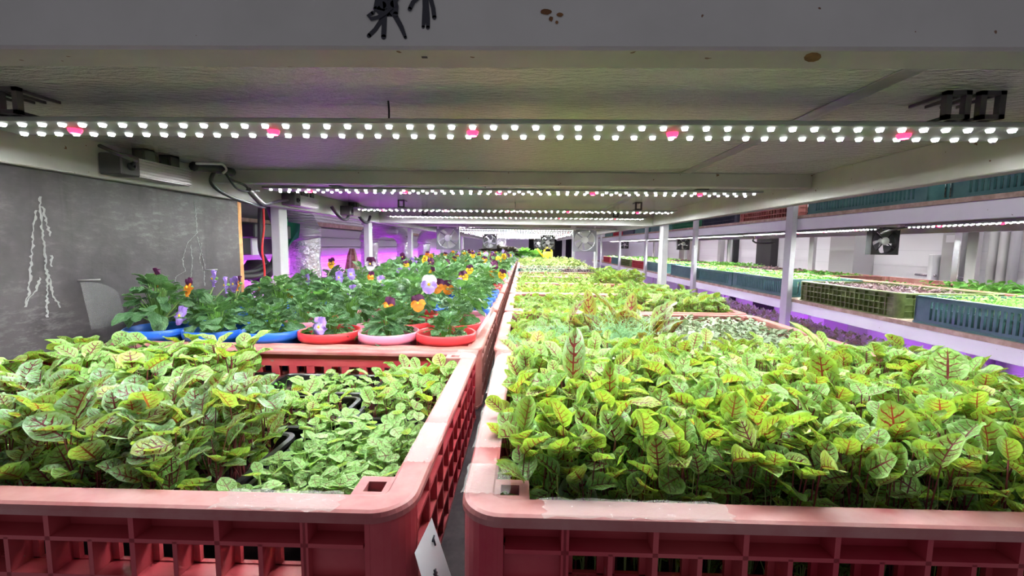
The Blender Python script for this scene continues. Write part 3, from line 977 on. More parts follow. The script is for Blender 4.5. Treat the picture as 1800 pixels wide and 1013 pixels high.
# ------------------------------------------------------------------ neighbouring rack
nr = thing('growing_rack', 'neighbouring white steel rack across the aisle carrying teal and olive crates', 'rack', (1.40, .7, -1.2))
def npart(mb, name, m):
    o = mb.build(name, m, nr)
    o.matrix_parent_inverse = Matrix.Translation(-nr.location)
    return o
for z0, z1 in ((.098, .155), (-.316, -.268), (-.760, -.712)):
    npart(MB().box((1.387, .6, z0), (1.412, 8.8, z1), bev=.0015), 'front_rail', M['beam_white'])
    npart(MB().box((2.26, .6, z0), (2.285, 8.8, z1), bev=.0015), 'rear_rail', M['beam_white'])
for z0, z1 in ((.155, .170), (-.268, -.253), (-.712, -.70)):
    npart(MB().box((1.385, .6, z0), (2.30, 8.8, z1)), 'shelf_board', M['wood_edge'])
for y in (.95, 2.27, 3.52, 4.91, 6.24, 7.74):
    npart(MB().box((1.360, y, -1.2), (1.386, y + .056, .80), bev=.0015), 'post', M['post'])
    npart(MB().box((2.288, y, -1.2), (2.312, y + .056, .80), bev=.0015), 'post', M['pillar'])
tag(MB().box((1.352, 3.512, -.13), (1.3595, 3.535, .02), bev=.003).build('white_tag', M['white_plastic']), 'long white plastic tag hung on the second post of the neighbouring rack', 'tag')

for i, (y0, y1) in enumerate(((.75, 1.86), (2.06, 3.18), (3.30, 4.40), (4.5, 5.6), (5.7, 6.8), (6.9, 8.0))):
    s = thing('led_strip', 'lit LED strip along the neighbouring rack, %s from the front' % ordinal[i], 'light', (1.60, y0, .098), 'LED strips along the neighbouring rack')
    MB().box((-.03, 0, 0), (.03, y1 - y0, .010), bev=.002).build('housing', M['led_housing'], s)
    dm = MB()
    n = 52
    for k in range(n):
        for ox in (-.018, .018):
            diode(dm, .0044, 6, (ox, .01 + (y1 - y0 - .02) * k / (n - 1), -.0002))
    dm.build('diodes', M['led_far'], s)['kind'] = 'stuff'
    rm = MB()
    for k in range(5):
        rm.lathe([(.011, 0), (.008, -.005), (.0002, -.008)], 8, c=(0, (y1 - y0) * (.09 + .2 * k), -.0002))
    rm.build('red_diodes', M['led_red'], s)
    MB().box((-.02, (y1 - y0) * .5 - .05, .0101), (.02, (y1 - y0) * .5 + .05, .050)).build('bracket', M['clip'], s)
cable('strip_lead', 'black lead sagging between two LED strips of the neighbouring rack', [(1.62, 3.14, .098), (1.66, 3.20, .085), (1.7, 3.3, .06), (1.85, 3.5, .045), (2.0, 3.55, .05)], .006, M['cable'])
cable('strip_lead', 'grey lead running from the nearest neighbouring LED strip to the black fan', [(1.61, 1.88, .10), (1.62, 2.0, .088), (1.75, 2.2, .085), (1.95, 2.45, .12)], .005, M['clip'])

npart(MB().box((1.385, .6, .600), (2.30, 8.8, .615)), 'shelf_board', M['wood_edge'])
npart(MB().box((1.387, .6, .545), (1.412, 8.8, .600), bev=.0015), 'front_rail', M['beam_white'])
for i in range(4):
    y0 = .8 + 1.9 * i
    s = thing('led_strip', 'added unseen LED strip over the neighbouring top shelf, %s from the front' % ordinal[i], 'light', (1.60, y0, .585))  # unseen lamps, added to brighten the top shelf crates
    MB().box((-.03, 0, 0), (.03, 1.7, .010), bev=.002).build('housing', M['led_housing'], s)
    MB().box((-.012, .01, -.004), (.012, 1.69, -.0002)).build('diode_panel', M['tube'], s)
for i in range(4):
    s = thing('added_tube_light', 'added unseen tube light over the aisle, %s from the front' % ordinal[i], 'light', (1.0, .4 + 2.1 * i, .90))  # never in view; added to brighten the neighbouring beams and posts
    MB().box((-.05, 0, .01), (.05, 1.25, .05), bev=.004).build('housing', M['led_housing'], s)
    MB().tube([(0, .03, 0), (0, 1.22, 0)], .014, 12).build('tube', M['tube'], s)

for i in range(4):
    s = thing('added_tube_light', 'added unseen tube light between the neighbouring rack and the right wall, %s along' % ordinal[i], 'light', (2.50, 1.3 + 1.9 * i, .90))  # unseen tubes added to lighten the right wall
    MB().box((-.05, 0, .01), (.05, 1.5, .05), bev=.004).build('housing', M['led_housing'], s)
    MB().tube([(0, .03, 0), (0, 1.47, 0)], .022, 12).build('tube', M['tube'], s)

# magenta grow lights below both shelves
def grow_bar(label, x, y0, y1, z, tilt=0):
    s = thing('grow_light_bar', label, 'light', (x, y0, z))
    s.rotation_euler = (0, tilt, 0)
    MB().box((-.03, 0, 0), (.03, y1 - y0, .014), bev=.002).build('housing', M['led_housing'], s)
    MB().box((-.022, .02, -.004), (.022, y1 - y0 - .02, -.0002)).build('diode_panel', M['led_purple_strong' if tilt else 'led_purple'], s)
for i, (x, y0, y1) in enumerate(((1.62, 1.0, 2.9), (2.08, 1.0, 2.9), (1.62, 3.0, 5.2), (2.08, 3.0, 5.2), (1.85, 5.3, 8.0))):
    grow_bar('magenta grow light under the neighbouring shelf, %s' % ('nearest front side', 'nearest rear side', 'second along the front side', 'second along the rear side', 'furthest along')[i], x, y0, y1, -.300)
grow_bar('magenta grow light under the pansy shelf beside the left wall, nearest', -.50, .9, 3.2, -.425, radians(70))
grow_bar('magenta grow light under the pansy shelf beside the left wall, further', -.50, 3.3, 6.4, -.425, radians(70))

# ------------------------------------------------------------------ crates
H = .096
def lattice_wall(L, mode):
    """one crate wall: recessed inner skin with windows, outer ribs; (s along, t depth from outside, z)"""
    mb = MB()
    th = .017
    r1, r2, r3 = H - .022, H - .046, H - .071
    mb.box((0, th - .003, r1 - .001), (L, th, H - .004))
    mb.box((0, th - .003, r2 - .002), (L, th, r2 + .002))
    mb.box((0, th - .003, r3 - .002), (L, th, r3 + .002))
    mb.box((0, th - .003, 0), (L, th, .006))
    for z in (r1, r2, r3):
        mb.box((.004, .0015, z - .0013), (L - .004, th - .003, z + .0013))
    mb.box((.004, .0015, 0), (L - .004, th - .003, .004))
    n = int(round((L - .08) / .05))
    s0, ds = .040, (L - .08) / n
    for k in range(n + 1):
        s = s0 + ds * k
        mb.box((s - .0016, .0015, .004), (s + .0016, th - .003, H - .006))
        mb.box((s - .0055, th - .003, 0), (s + .0055, th, r1))
        if k < n:
            mb.box((s + ds / 2 - .0014, .0015, .004), (s + ds / 2 + .0014, th - .003, r1))
            mb.box((s + ds / 2 - .0055, th - .003, 0), (s + ds / 2 + .0055, th, r1))
    for a, b in ((0, .040), (L - .040, L)):
        mb.box((a, .007, 0), (b, .009, r1))
        mb.box((a, .0015, .004), (a + .003, th, H - .006))
        mb.box((b - .003, .0015, .004), (b, th, H - .006))
    return mb
def slot_wall(L, mode, blank=False):
    mb = MB()
    th = .008
    mb.box((0, 0, H - .016), (L, th, H - .003))
    mb.box((0, 0, 0), (L, th, .016))
    if blank:
        mb.box((0, .002, .012), (L, th, H - .012))
        return mb
    mb.box((0, 0, .016), (.05, th, H - .016))
    mb.box((L - .05, 0, .016), (L, th, H - .016))
    n = int((L - .10) / .0175)
    ds = (L - .10) / n
    for k in range(n):
        s = .05 + ds * k
        mb.box((s, 0, .016), (s + ds * .5, th, H - .016))
    mb.box((.05, .004, .055), (L - .05, th, .058))
    return mb
def place_wall(mb, W, D, side):
    v = []
    for s, tt, z in mb.v:
        if side == 0:
            v.append((s - W / 2, -D / 2 + tt, z))
        elif side == 1:
            v.append((W / 2 - s, D / 2 - tt, z))
        elif side == 2:
            v.append((-W / 2 + tt, D / 2 - s, z))
        else:
            v.append((W / 2 - tt, s - D / 2, z))
    mb.v = v
    return mb
def make_crate(W, D, style, m):
    c = thing('crate', 'x', 'crate')
    r = .026
    rim = MB()
    if style == 'lattice':
        rim.rrloft(W, D, r, [(0, H - .0065), (0, H - .003), (.0015, H - .0008), (.004, H), (.019, H), (.021, H - .001), (.021, H - .0045), (.003, H - .0045), (.003, H - .0065)])
    else:
        rim.rrloft(W, D, .012, [(0, H - .006), (0, H - .001), (.002, H), (.012, H), (.013, H - .002), (.013, H - .006)])
        rim.rrloft(W + .012, D + .012, .014, [(0, 0), (0, .006), (.012, .008), (.012, 0)])
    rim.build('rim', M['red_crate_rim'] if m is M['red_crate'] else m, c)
    for side in range(4):
        L = W if side < 2 else D
        cut = .024 if style == 'lattice' else 0
        w = lattice_wall(L - 2 * cut, 0) if style == 'lattice' else slot_wall(L, 0, style == 'blank')
        w.v = [(a_ + cut, b_, c_) for a_, b_, c_ in w.v]
        place_wall(w, W, D, side).build('side_wall', m, c)
    b = MB().box((-W / 2 + .006, -D / 2 + .006, 0), (W / 2 - .006, D / 2 - .006, .004))
    b.build('base', m, c)
    if style == 'lattice':
        for sx in (-1, 1):
            for sy in (-1, 1):
                k = MB()
                cx, cy = sx * (W / 2 - .030), sy * (D / 2 - .030)
                a, h2 = .0125, .006
                for lo, hi in (((-a, -a), (a, -h2)), ((-a, h2), (a, a)), ((-a, -h2), (-h2, h2)), ((h2, -h2), (a, h2))):
                    k.box((cx + lo[0], cy + lo[1], H - .032), (cx + hi[0], cy + hi[1], H - .0005))
                k.box((cx - h2, cy - h2, H - .032), (cx + h2, cy + h2, H - .016))
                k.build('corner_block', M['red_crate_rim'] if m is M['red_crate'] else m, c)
                q_ = MB()
                ang0 = {(1, 1): 0, (-1, 1): pi / 2, (-1, -1): pi, (1, -1): 3 * pi / 2}[(sx, sy)]
                ox, oy = sx * (W / 2 - .026), sy * (D / 2 - .026)
                vs_, fs_ = [], []
                for i_ in range(9):
                    a_ = ang0 + pi / 2 * i_ / 8
                    for rr_ in (.0245, .0205):
                        for z_ in (0, H - .005):
                            vs_.append((ox + rr_ * cos(a_), oy + rr_ * sin(a_), z_))
                for i_ in range(8):
                    b_ = i_ * 4
                    fs_ += [(b_, b_ + 4, b_ + 5, b_ + 1), (b_ + 2, b_ + 3, b_ + 7, b_ + 6), (b_ + 1, b_ + 5, b_ + 7, b_ + 3), (b_, b_ + 2, b_ + 6, b_ + 4)]
                q_.add(vs_, fs_, 0, False)
                for z_ in (.003,):
                    for i_ in range(8):
                        a_, a2_ = ang0 + pi / 2 * i_ / 8, ang0 + pi / 2 * (i_ + 1) / 8
                        q_.add([(ox + r_ * cos(t_), oy + r_ * sin(t_), z_ + dz_) for dz_ in (-.0013, .0013) for (r_, t_) in ((.0245, a_), (.0258, a_), (.0258, a2_), (.0245, a2_))], [(0, 1, 2, 3), (4, 7, 6, 5), (1, 5, 6, 2)])
                q_.build('corner_post', m, c)
    return c
protos = {}
def crate(style, matname, W, D, loc, label, group, rz=0):
    key = (style, matname, W, D)
    if key not in protos:
        o = make_crate(W, D, style, M[matname])
        protos[key] = o
    else:
        o = copy_tree(protos[key])
    o.location = loc
    o.rotation_euler = (0, 0, rz)
    o['label'] = label
    o['group'] = group
    return o

PITCH = .410
rowname = ['front', 'second', 'third', 'fourth', 'fifth', 'sixth', 'seventh', 'eighth', 'ninth', 'tenth', 'eleventh', 'twelfth']
CX_L, CX_R = -.358, .255
CX_L0, CX_R0 = -.362, .262     # the two front crates stand a little further apart
crate_y = [.24 + PITCH * k + .2 for k in range(11)]
Z0 = ZS
for k, y in enumerate(crate_y):
    ml = 'red_crate' if k == 0 else 'pink_crate'
    lab = 'red plastic lattice crate holding seven black trays of sorrel at the front' if k == 0 else 'faded red plastic crate holding potted pansies, %s in the left row' % rowname[k]
    cl = crate('lattice', ml, .596, .40, (CX_L if k else CX_L0, y, Z0), lab, 'crates on the near shelf')
    if k == 0:
        crate_left = cl
    mr = 'red_crate' if k == 0 else 'teal_crate' if k == 6 else 'pink_crate'
    lab = ('large red plastic lattice crate full of tall sorrel at the front, right of the gap', 'faded red crate of sorrel, dill and grey microgreens, second in the right row', 'faded red crate of bushy sorrel, third in the right row')[k] if k < 3 else \
        ('teal slotted crate of grey microgreens, %s in the right row' if k == 6 else 'faded red crate of green seedlings, %s in the right row') % rowname[k]
    cr = crate('slot' if k == 6 else 'lattice', mr, .596, .40, (CX_R if k else CX_R0, y, Z0), lab, 'crates on the near shelf')
    if k == 0:
        crate_right = cr

# clear tape, label and stickers on the two front crates
def tape_patch(par, x0, y0, x1, y1, nm='tape'):
    def fn(u, v):
        eu, ev = .0022 * sin(v * 15 + x0 * 90) + .0012 * sin(v * 41), .0009 * sin(u * 31 + y0 * 70)
        return (x0 + (x1 - x0) * u + eu * (1 if (x1 - x0) > (y1 - y0) else .3), y0 + (y1 - y0) * v + ev, H + .0008 + .0007 * abs(sin(u * 23 + v * 9)) + .0006 * random.random())
    return MB().grid(fn, 16, 6).build(nm, M['tape'], par)
hw, hd = .298, .20
tape_patch(crate_left, hw - .118, -hd - .0005, hw - .045, -hd + .020)
tape_patch(crate_left, hw - .020, -hd + .06, hw + .0005, -hd + .13)
tape_patch(crate_left, hw - .030, hd - .045, hw + .0005, hd + .0005)
tape_patch(crate_right, -hw + .05, -hd - .0005, -hw + .16, -hd + .019)
tape_patch(crate_right, -hw - .0005, -hd + .022, -hw + .030, -hd + .060)
tape_patch(crate_right, -hw - .0005, -hd + .085, -hw + .021, -hd + .17)
tape_patch(crate_right, -hw - .0005, hd - .19, -hw + .022, hd - .005)
tape_patch(crate_right, .155, -hd - .0005, .235, -hd + .019)
lp = MB()
lp.grid(lambda u, v: (hw + .0015 + .017 * (1 - v), -hd + .006 + .050 * u, .004 + .064 * v - .010 * u * v), 4, 4)
lo_ = lp.build('paper_label', M['label_paper'], crate_left)
mk = MB()
def mark(x, z, pts, w=.0007):
    for (a, b), (c, d) in pts:
        lx = lambda zz: hw + .0015 + .017 * (1 - (zz - .004) / .060) + .0006
        mk.tube([(lx(z + b), x + a, z + b), (lx(z + d), x + c, z + d)], w, 4)
mark(-hd + .028, .036, [((-.003, 0), (.003, 0)), ((0, -.004), (0, .004)), ((-.0025, -.003), (.0025, .003)), ((-.0025, .003), (.0025, -.003))])
mark(-hd + .026, .022, [((-.002, 0), (.002, 0)), ((0, -.002), (0, .002))], .0005)
mark(-hd + .042, .050, [((-.003, .002), (.003, .002)), ((0, .002), (0, -.003))])
mk.build('handwriting', M['ink'], lo_)

# ------------------------------------------------------------------ leaves
def leaf_template(nu, nv, width, shape=.85, curl=0.2, cup=.15, ruf=.0, skew=0.0, seed=0):
    r_ = np.random.default_rng(seed)
    ph = r_.uniform(0, 6.28, 3)
    V, UV = [], []
    for j in range(nv + 1):
        v = j / nv
        w = width / 2 * (sin(pi * min(1, (v * .97 + .015)) ** shape)) ** .60
        if j == 0:
            w = width * .05
        if j == nv:
            w = width * .03
        for i in range(nu + 1):
            u = (i / nu - .5) * 2
            x = u * w + skew * v * v
            y = v - .06 * abs(u) * (1 - v)
            z = -curl * v * v + cup * abs(u) ** 1.5 * w * 2 + ruf * sin(v * 13 + ph[0] + u * 2) * abs(u) * width + ruf * .4 * sin(u * 5 + ph[1])
            V.append((x, y, z))
            UV.append((i / nu, v))
    F = []
    for j in range(nv):
        for i in range(nu):
            a = j * (nu + 1) + i
            F.append((a, a + 1, a + nu + 2, a + nu + 1))
    return np.array(V), np.array(UV), np.array(F)

def basis(az, el, roll):
    """rotation matrices whose columns are blade x, y (along) and z (normal)"""
    ca, sa, ce, se = np.cos(az), np.sin(az), np.cos(el), np.sin(el)
    Y = np.stack([ca * ce, sa * ce, se], -1)
    X0 = np.stack([sa, -ca, np.zeros_like(az)], -1)
    Z0_ = np.cross(X0, Y)
    cr, sr = np.cos(roll)[:, None], np.sin(roll)[:, None]
    X = X0 * cr + Z0_ * sr
    Z = np.cross(X, Y)
    return np.stack([X, Y, Z], -1)

class LeafMesh:
    """accumulates many leaf blades and stalks as arrays"""
    def __init__(self):
        self.V, self.F, self.UV, self.T, self.M, self.n = [], [], [], [], [], 0
    def blades(self, tpl, pos, az, el, roll, scale, tint, mi=0):
        V, UV, F = tpl
        n = len(pos)
        if n == 0:
            return
        Rm = basis(az, el, roll)
        W = np.einsum('nij,kj->nki', Rm, V) * scale[:, None, None] + pos[:, None, :]
        k = len(V)
        self.V.append(W.reshape(-1, 3))
        self.F.append((F[None] + (np.arange(n) * k)[:, None, None] + self.n).reshape(-1, 4))
        self.UV.append(np.tile(UV[F].reshape(-1, 2), (n, 1)))
        self.T.append(np.repeat(tint, k))
        self.M.append(np.full(n * len(F), mi))
        self.n += n * k
    def stalks(self, a, b, r, mi=1, bend=None):
        """three-sided stalks from a to b with an optional mid point"""
        n = len(a)
        if n == 0:
            return
        pts = [a, (a + b) / 2 if bend is None else bend, b]
        rad = [r, r * .85, r * .6]
        ring = []
        for p_, q in zip(pts, rad):
            for k in range(3):
                an = 2 * pi * k / 3
                ring.append(p_ + np.stack([np.cos(an) * q, np.sin(an) * q, np.zeros(n)], -1))
        W = np.stack(ring, 1)
        F = np.array([(i * 3 + k, i * 3 + (k + 1) % 3, (i + 1) * 3 + (k + 1) % 3, (i + 1) * 3 + k) for i in range(2) for k in range(3)])
        self.V.append(W.reshape(-1, 3))
        self.F.append((F[None] + (np.arange(n) * 9)[:, None, None] + self.n).reshape(-1, 4))
        self.UV.append(np.zeros((n * 24, 2)))
        self.T.append(np.full(n * 9, .5))
        self.M.append(np.full(n * 6, mi))
        self.n += n * 9
    def mesh(self, name, mats):
        V, F, UV = np.concatenate(self.V), np.concatenate(self.F), np.concatenate(self.UV)
        me = bpy.data.meshes.new(name)
        me.vertices.add(len(V))
        me.vertices.foreach_set('co', V.astype(np.float32).ravel())
        me.loops.add(len(F) * 4)
        me.loops.foreach_set('vertex_index', F.astype(np.int32).ravel())
        me.polygons.add(len(F))
        me.polygons.foreach_set('loop_start', np.arange(0, len(F) * 4, 4, dtype=np.int32))
        me.polygons.foreach_set('loop_total', np.full(len(F), 4, dtype=np.int32))
        for m in mats:
            me.materials.append(m)
        me.polygons.foreach_set('material_index', np.concatenate(self.M).astype(np.int32))
        me.polygons.foreach_set('use_smooth', np.ones(len(F), dtype=bool))
        lay = me.uv_layers.new(name='UVMap')
        lay.data.foreach_set('uv', UV.astype(np.float32).ravel())
        at = me.attributes.new('tint', 'FLOAT', 'POINT')
        at.data.foreach_set('value', np.concatenate(self.T).astype(np.float32))
        me.update()
        me.validate()
        return me

T_HI = [leaf_template(8, 10, w, s, c, cu, ru, sk, i) for i, (w, s, c, cu, ru, sk) in enumerate((
    (.78, .95, .06, .20, .035, .00), (.70, .90, .18, .25, .05, .05), (.88, 1.0, .03, .12, .04, -.04), (.76, 1.0, .26, .15, .05, .08), (.64, .95, .12, .40, .03, -.08), (.84, .95, .20, .30, .06, .04)))]
T_MID = [leaf_template(4, 6, w, s, c, cu, ru, sk, i) for i, (w, s, c, cu, ru, sk) in enumerate((
    (.78, .95, .08, .20, .04, .0), (.70, .95, .20, .25, .05, .05), (.86, 1.0, .05, .12, .04, -.04), (.64, .95, .25, .35, .03, -.06)))]
T_LO = [leaf_template(2, 3, w, .9, c, cu, 0, 0, i) for i, (w, c, cu) in enumerate(((.62, .2, .25), (.72, .35, .1), (.5, .1, .3)))]
T_ROUND = [leaf_template(6, 7, w, 1.0, c, cu, .012, sk, 50 + i) for i, (w, c, cu, sk) in enumerate(((.86, .06, .06, 0), (.94, .14, .08, .03), (.78, .02, .12, -.03)))]
T_LANCE = [leaf_template(6, 12, w, .95, c, cu, ru, sk, i) for i, (w, c, cu, ru, sk) in enumerate(((.40, .10, .3, .04, .0), (.46, .30, .2, .06, .06), (.36, .45, .25, .05, -.06)))]
T_SEED = [leaf_template(2, 4, w, 1.0, c, cu, 0, 0, i) for i, (w, c, cu) in enumerate(((.42, .25, .2), (.48, .1, .1), (.38, .4, .2)))]

def plants_points(x0, x1, y0, y1, sp, jit=.45):
    nx, ny = max(1, int((x1 - x0) / sp)), max(1, int((y1 - y0) / sp))
    gx, gy = np.meshgrid(np.arange(nx), np.arange(ny))
    gx = gx + .5 * (gy % 2)
    px = x0 + (gx.ravel() + .25 + rng.uniform(-jit, jit, gx.size)) / nx * (x1 - x0)
    py = y0 + (gy.ravel() + .5 + rng.uniform(-jit, jit, gx.size)) / ny * (y1 - y0)
    return np.stack([np.clip(px, x0, x1), np.clip(py, y0, y1)], -1)

def fill(lm, P, z0, h, tpls, size, nleaf, hvar=.25, low=.45, spread=.5, el=(-.1, 1.0), stem_r=.0009, clipbox=None, az_bias=None, sizevar=.3):
    """plants at P: nleaf leaves each on stalks of their own, from z0 up to about z0+h"""
    n = len(P)
    hp = h * (1 + rng.uniform(-hvar, hvar, n)) if np.isscalar(h) else h * (1 + rng.uniform(-hvar, hvar, n))
    tp = rng.uniform(0, 1, n)
    a0 = rng.uniform(0, 2 * pi, n)
    for k in range(nleaf):
        f = rng.uniform(low, 1.0, n) if k else np.ones(n)
        az = a0 + k * 2.4 + rng.uniform(-.5, .5, n)
        hh = hp * f
        out = size * spread * (1.15 - .5 * f) * rng.uniform(.3, 1.2, n)
        base = np.stack([P[:, 0] + np.cos(az) * out, P[:, 1] + np.sin(az) * out, z0 + hh - size * .35], -1)
        root = np.stack([P[:, 0], P[:, 1], np.full(n, z0)], -1)
        mid = root * .45 + base * .55
        mid[:, :2] = root[:, :2] * .75 + base[:, :2] * .25
        if clipbox is not None:
            base[:, 0] = np.clip(base[:, 0], clipbox[0], clipbox[1])
            base[:, 1] = np.clip(base[:, 1], clipbox[2], clipbox[3])
        sc = size * (1 + rng.uniform(-sizevar, sizevar, n)) * (.65 + .35 * f)
        e = rng.uniform(el[0], el[1], n)
        rl = rng.normal(0, .35, n)
        pick = rng.integers(0, len(tpls), n)
        tint = np.clip(tp * .5 + rng.uniform(0, .5, n), 0, 1)
        lm.stalks(root, base, np.full(n, stem_r), 1, mid)
        for ti, tpl in enumerate(tpls):
            s_ = pick == ti
            lm.blades(tpl, base[s_], az[s_], e[s_], rl[s_], sc[s_], tint[s_], 0)

def crop(name, label, cat, P, z0, h, tpls, size, nleaf, leaf, stem, **kw):
    lm = LeafMesh()
    fill(lm, P, z0, h, tpls, size, nleaf, **kw)
    return tag(link(name, lm.mesh(name, [M[leaf], M[stem]])), label, cat, kind='stuff')

# --- individual sorrel seedlings: a few grown forms, copied
def seedling_proto(nleaf, tpls, leafsize, height, leaf='sorrel', stem='stem_red', up=(.0, 1.0), name='sorrel_seedling', stem_r=.0007):
    o = thing(name, 'x', 'seedling')
    lm, sm_ = LeafMesh(), LeafMesh()
    P = np.zeros((1, 2))
    a0 = random.uniform(0, 6.28)
    for k in range(nleaf):
        f = 1.0 if k == 0 else random.uniform(.28, .97)
        az = np.array([a0 + k * 2.4 + random.uniform(-.4, .4)])
        out = leafsize * random.uniform(.1, .55) * (1.2 - .5 * f)
        base = np.array([[cos(az[0]) * out, sin(az[0]) * out, height * f - leafsize * .4]])
        root = np.zeros((1, 3))
        mid = root * .45 + base * .55
        mid[:, :2] = base[:, :2] * .25
        sm_.stalks(root, base, np.array([stem_r]), 0, mid)
        lm.blades(tpls[random.randrange(len(tpls))], base, az, np.array([random.uniform(*up)]), np.array([random.gauss(0, .35)]), np.array([leafsize * random.uniform(.75, 1.2) * (.7 + .3 * f)]), np.array([random.random()]))
    link('leaves', lm.mesh('leaves', [M[leaf]]), o)
    link('stalks', sm_.mesh('stalks', [M[stem]]), o)
    return o
seed_protos = {}
def seedlings(P, z0, h, key, nvar, make, label, group):
    """place one individual seedling per point"""
    if key not in seed_protos:
        seed_protos[key] = [[make(), False] for _ in range(nvar)]
    for (x, y), hh in zip(P, np.broadcast_to(h, len(P))):
        ent = seed_protos[key][random.randrange(nvar)]
        if not ent[1]:
            o = ent[0]
            ent[1] = True
        else:
            o = copy_tree(ent[0])
        o.location = (float(x), float(y), z0)
        s = float(hh) / .1 * random.uniform(.88, 1.1)
        o.scale = (s, s, s)
        o.rotation_euler = (random.uniform(-.12, .12), random.uniform(-.12, .12), random.uniform(0, 6.28))
        o['label'] = label
        o['group'] = group
        o['category'] = 'seedling'

def split_near(P, n, key=None):
    d = np.hypot(P[:, 0] - 0, P[:, 1]) if key is None else key(P)
    order = np.argsort(d)
    return P[order[:n]], P[order[n:]]

# soil in the crates and trays
def soil_block(label, x0, x1, y0, y1, z0, z1, grp=None):
    mb = MB()
    def top(u, v):
        return (x0 + (x1 - x0) * u, y0 + (y1 - y0) * v, z1 + random.uniform(-.0025, .0025))
    mb.box((x0, y0, z0), (x1, y1, z1 - .003)).grid(top, 24, 16)
    return tag(mb.build('soil', M['soil']), label, 'soil', grp, 'stuff')

# ------------------------------------------------------------------ right front crate: tall sorrel
rx0, rx1 = CX_R0 - .270, CX_R0 + .270
ry0, ry1 = .24 + .034, .64 - .024
ZSOIL = Z0 + .022
soil_block('dark soil under the tall sorrel in the right front crate', rx0 - .006, rx1 + .006, ry0 - .012, ry1 + .004, Z0 + .004, ZSOIL)
P = plants_points(rx0 + .002, rx1 - .002, ry0 + .008, ry1 - .002, .0129)
near, rest = split_near(P, 185)
mk_tall = lambda: seedling_proto(random.choice((6, 7, 7, 8)), T_HI, .0205, .1, 'sorrel', 'stem_red', (.0, 1.3))
seedlings(near, ZSOIL, .100, 'tall', 16, mk_tall, 'tall red-veined sorrel seedling among the dense stand in the right front crate', 'tall sorrel seedlings of the right front crate')
crop('sorrel_stand', 'dense stand of tall red-veined sorrel filling the rear of the right front crate', 'seedlings', rest, ZSOIL, .092, T_HI[:6], .0200, 6, 'sorrel', 'stem_red', hvar=.2, low=.4, el=(.0, 1.3), clipbox=(rx0 - .012, rx1 + .012, ry0, ry1 + .01))

P = plants_points(rx0 + .002, rx1 - .002, ry0 + .002, ry0 + .10, .0108)
crop('low_sorrel_leaves', 'low small sorrel leaves crowding between the stalks at the front of the right crate', 'seedlings', P, ZSOIL, .068, T_HI[:4], .0165, 4, 'sorrel', 'stem_pale', hvar=.3, low=.35, el=(-.1, 1.2), stem_r=.0006)

def hero(label, loc, az, el, size, tpl, h, leaf='sorrel_big', extra=0, roll=0.0):
    o = thing('sorrel_plant', label, 'seedling', loc)
    lm, sm_ = LeafMesh(), LeafMesh()
    for k in range(1 + extra):
        a = az + k * 2.1
        hh = h * (1 if k == 0 else random.uniform(.6, .9))
        out = 0 if k == 0 else size * .3
        base = np.array([[cos(a) * out, sin(a) * out, hh]])
        mid = base * .5
        sm_.stalks(np.zeros((1, 3)), base, np.array([.0014]), 0, mid)
        lm.blades(tpl, base, np.array([a]), np.array([el if k == 0 else random.uniform(.5, 1.2)]), np.array([roll]), np.array([size * (1 if k == 0 else random.uniform(.6, .9))]), np.array([random.uniform(.55, .8)]))
    link('leaves', lm.mesh('leaves', [M[leaf]]), o)
    link('stalks', sm_.mesh('stalks', [M['stem_red']]), o)
    return o
hero('tallest sorrel plant with one upright long leaf, back left of the right front crate', (.052, .43, ZSOIL), 1.5, 1.45, .050, T_LANCE[1], .100, 'sorrel_big', 0, 0)
hero('sorrel plant with an upright pointed leaf just right of the tallest one', (.083, .40, ZSOIL), 1.4, 1.35, .040, T_LANCE[0], .085, 'sorrel', 1)
hero('sorrel plant with a large round dark veined leaf, right front crate', (.283, .325, ZSOIL), 1.55, 1.42, .036, T_HI[2], .082, 'sorrel_big', 1)
hero('sorrel plant with a broad upright leaf, middle back of right front crate', (.292, .42, ZSOIL), 1.6, 1.4, .034, T_HI[2], .098, 'sorrel', 1)
hero('sorrel plant with one dark hanging leaf, front left of right front crate', (.040, .288, ZSOIL), 1.5, 1.35, .036, T_HI[0], .040, 'sorrel_big', 0)
hero('sorrel plant with a tall curled leaf, back right of right front crate', (.345, .50, ZSOIL), 2.3, 1.2, .046, T_LANCE[2], .110, 'sorrel', 2)
hero('sorrel plant with a large round leaf by the right rim of the right front crate', (.448, .46, ZSOIL), .9, 1.25, .036, T_HI[2], .095, 'sorrel', 2)

# ------------------------------------------------------------------ left front crate: black trays
def tray(label, x0, x1, y0, y1, z1=-.187):
    cx, cy, W, D = (x0 + x1) / 2, (y0 + y1) / 2, x1 - x0, y1 - y0
    zb = Z0 + .0045
    tr_ = thing('seed_tray', label, 'tray', (cx, cy, zb), 'black trays in the left front crate')
    hgt = z1 - zb
    mb = MB()
    mb.rrloft(W, D, .014, [(.000, hgt - .003), (.0005, hgt), (.005, hgt + .0005), (.0065, hgt - .001), (.010, .003), (.012, 0), (.008, 0), (.005, hgt - .004)], 4)
    mb.box((-W / 2 + .012, -D / 2 + .012, 0), (W / 2 - .012, D / 2 - .012, .003))
    mb.build('tray_shell', M['black_tray'], tr_)
    sb = MB()
    sb.grid(lambda u, v: (-W / 2 + .009 + (W - .018) * u, -D / 2 + .009 + (D - .018) * v, hgt - .016 + random.uniform(-.0025, .0025)), 20, 16)
    sb.build('soil', M['soil'], tr_)
    return zb + hgt - .016
trays = dict(A=(-.632, -.420, .268, .430), B=(-.412, -.218, .268, .415), C=(-.212, -.090, .268, .440), D=(-.632, -.350, .440, .614), E=(-.340, -.192, .424, .520), F=(-.340, -.186, .528, .612), G=(-.183, -.087, .450, .612))
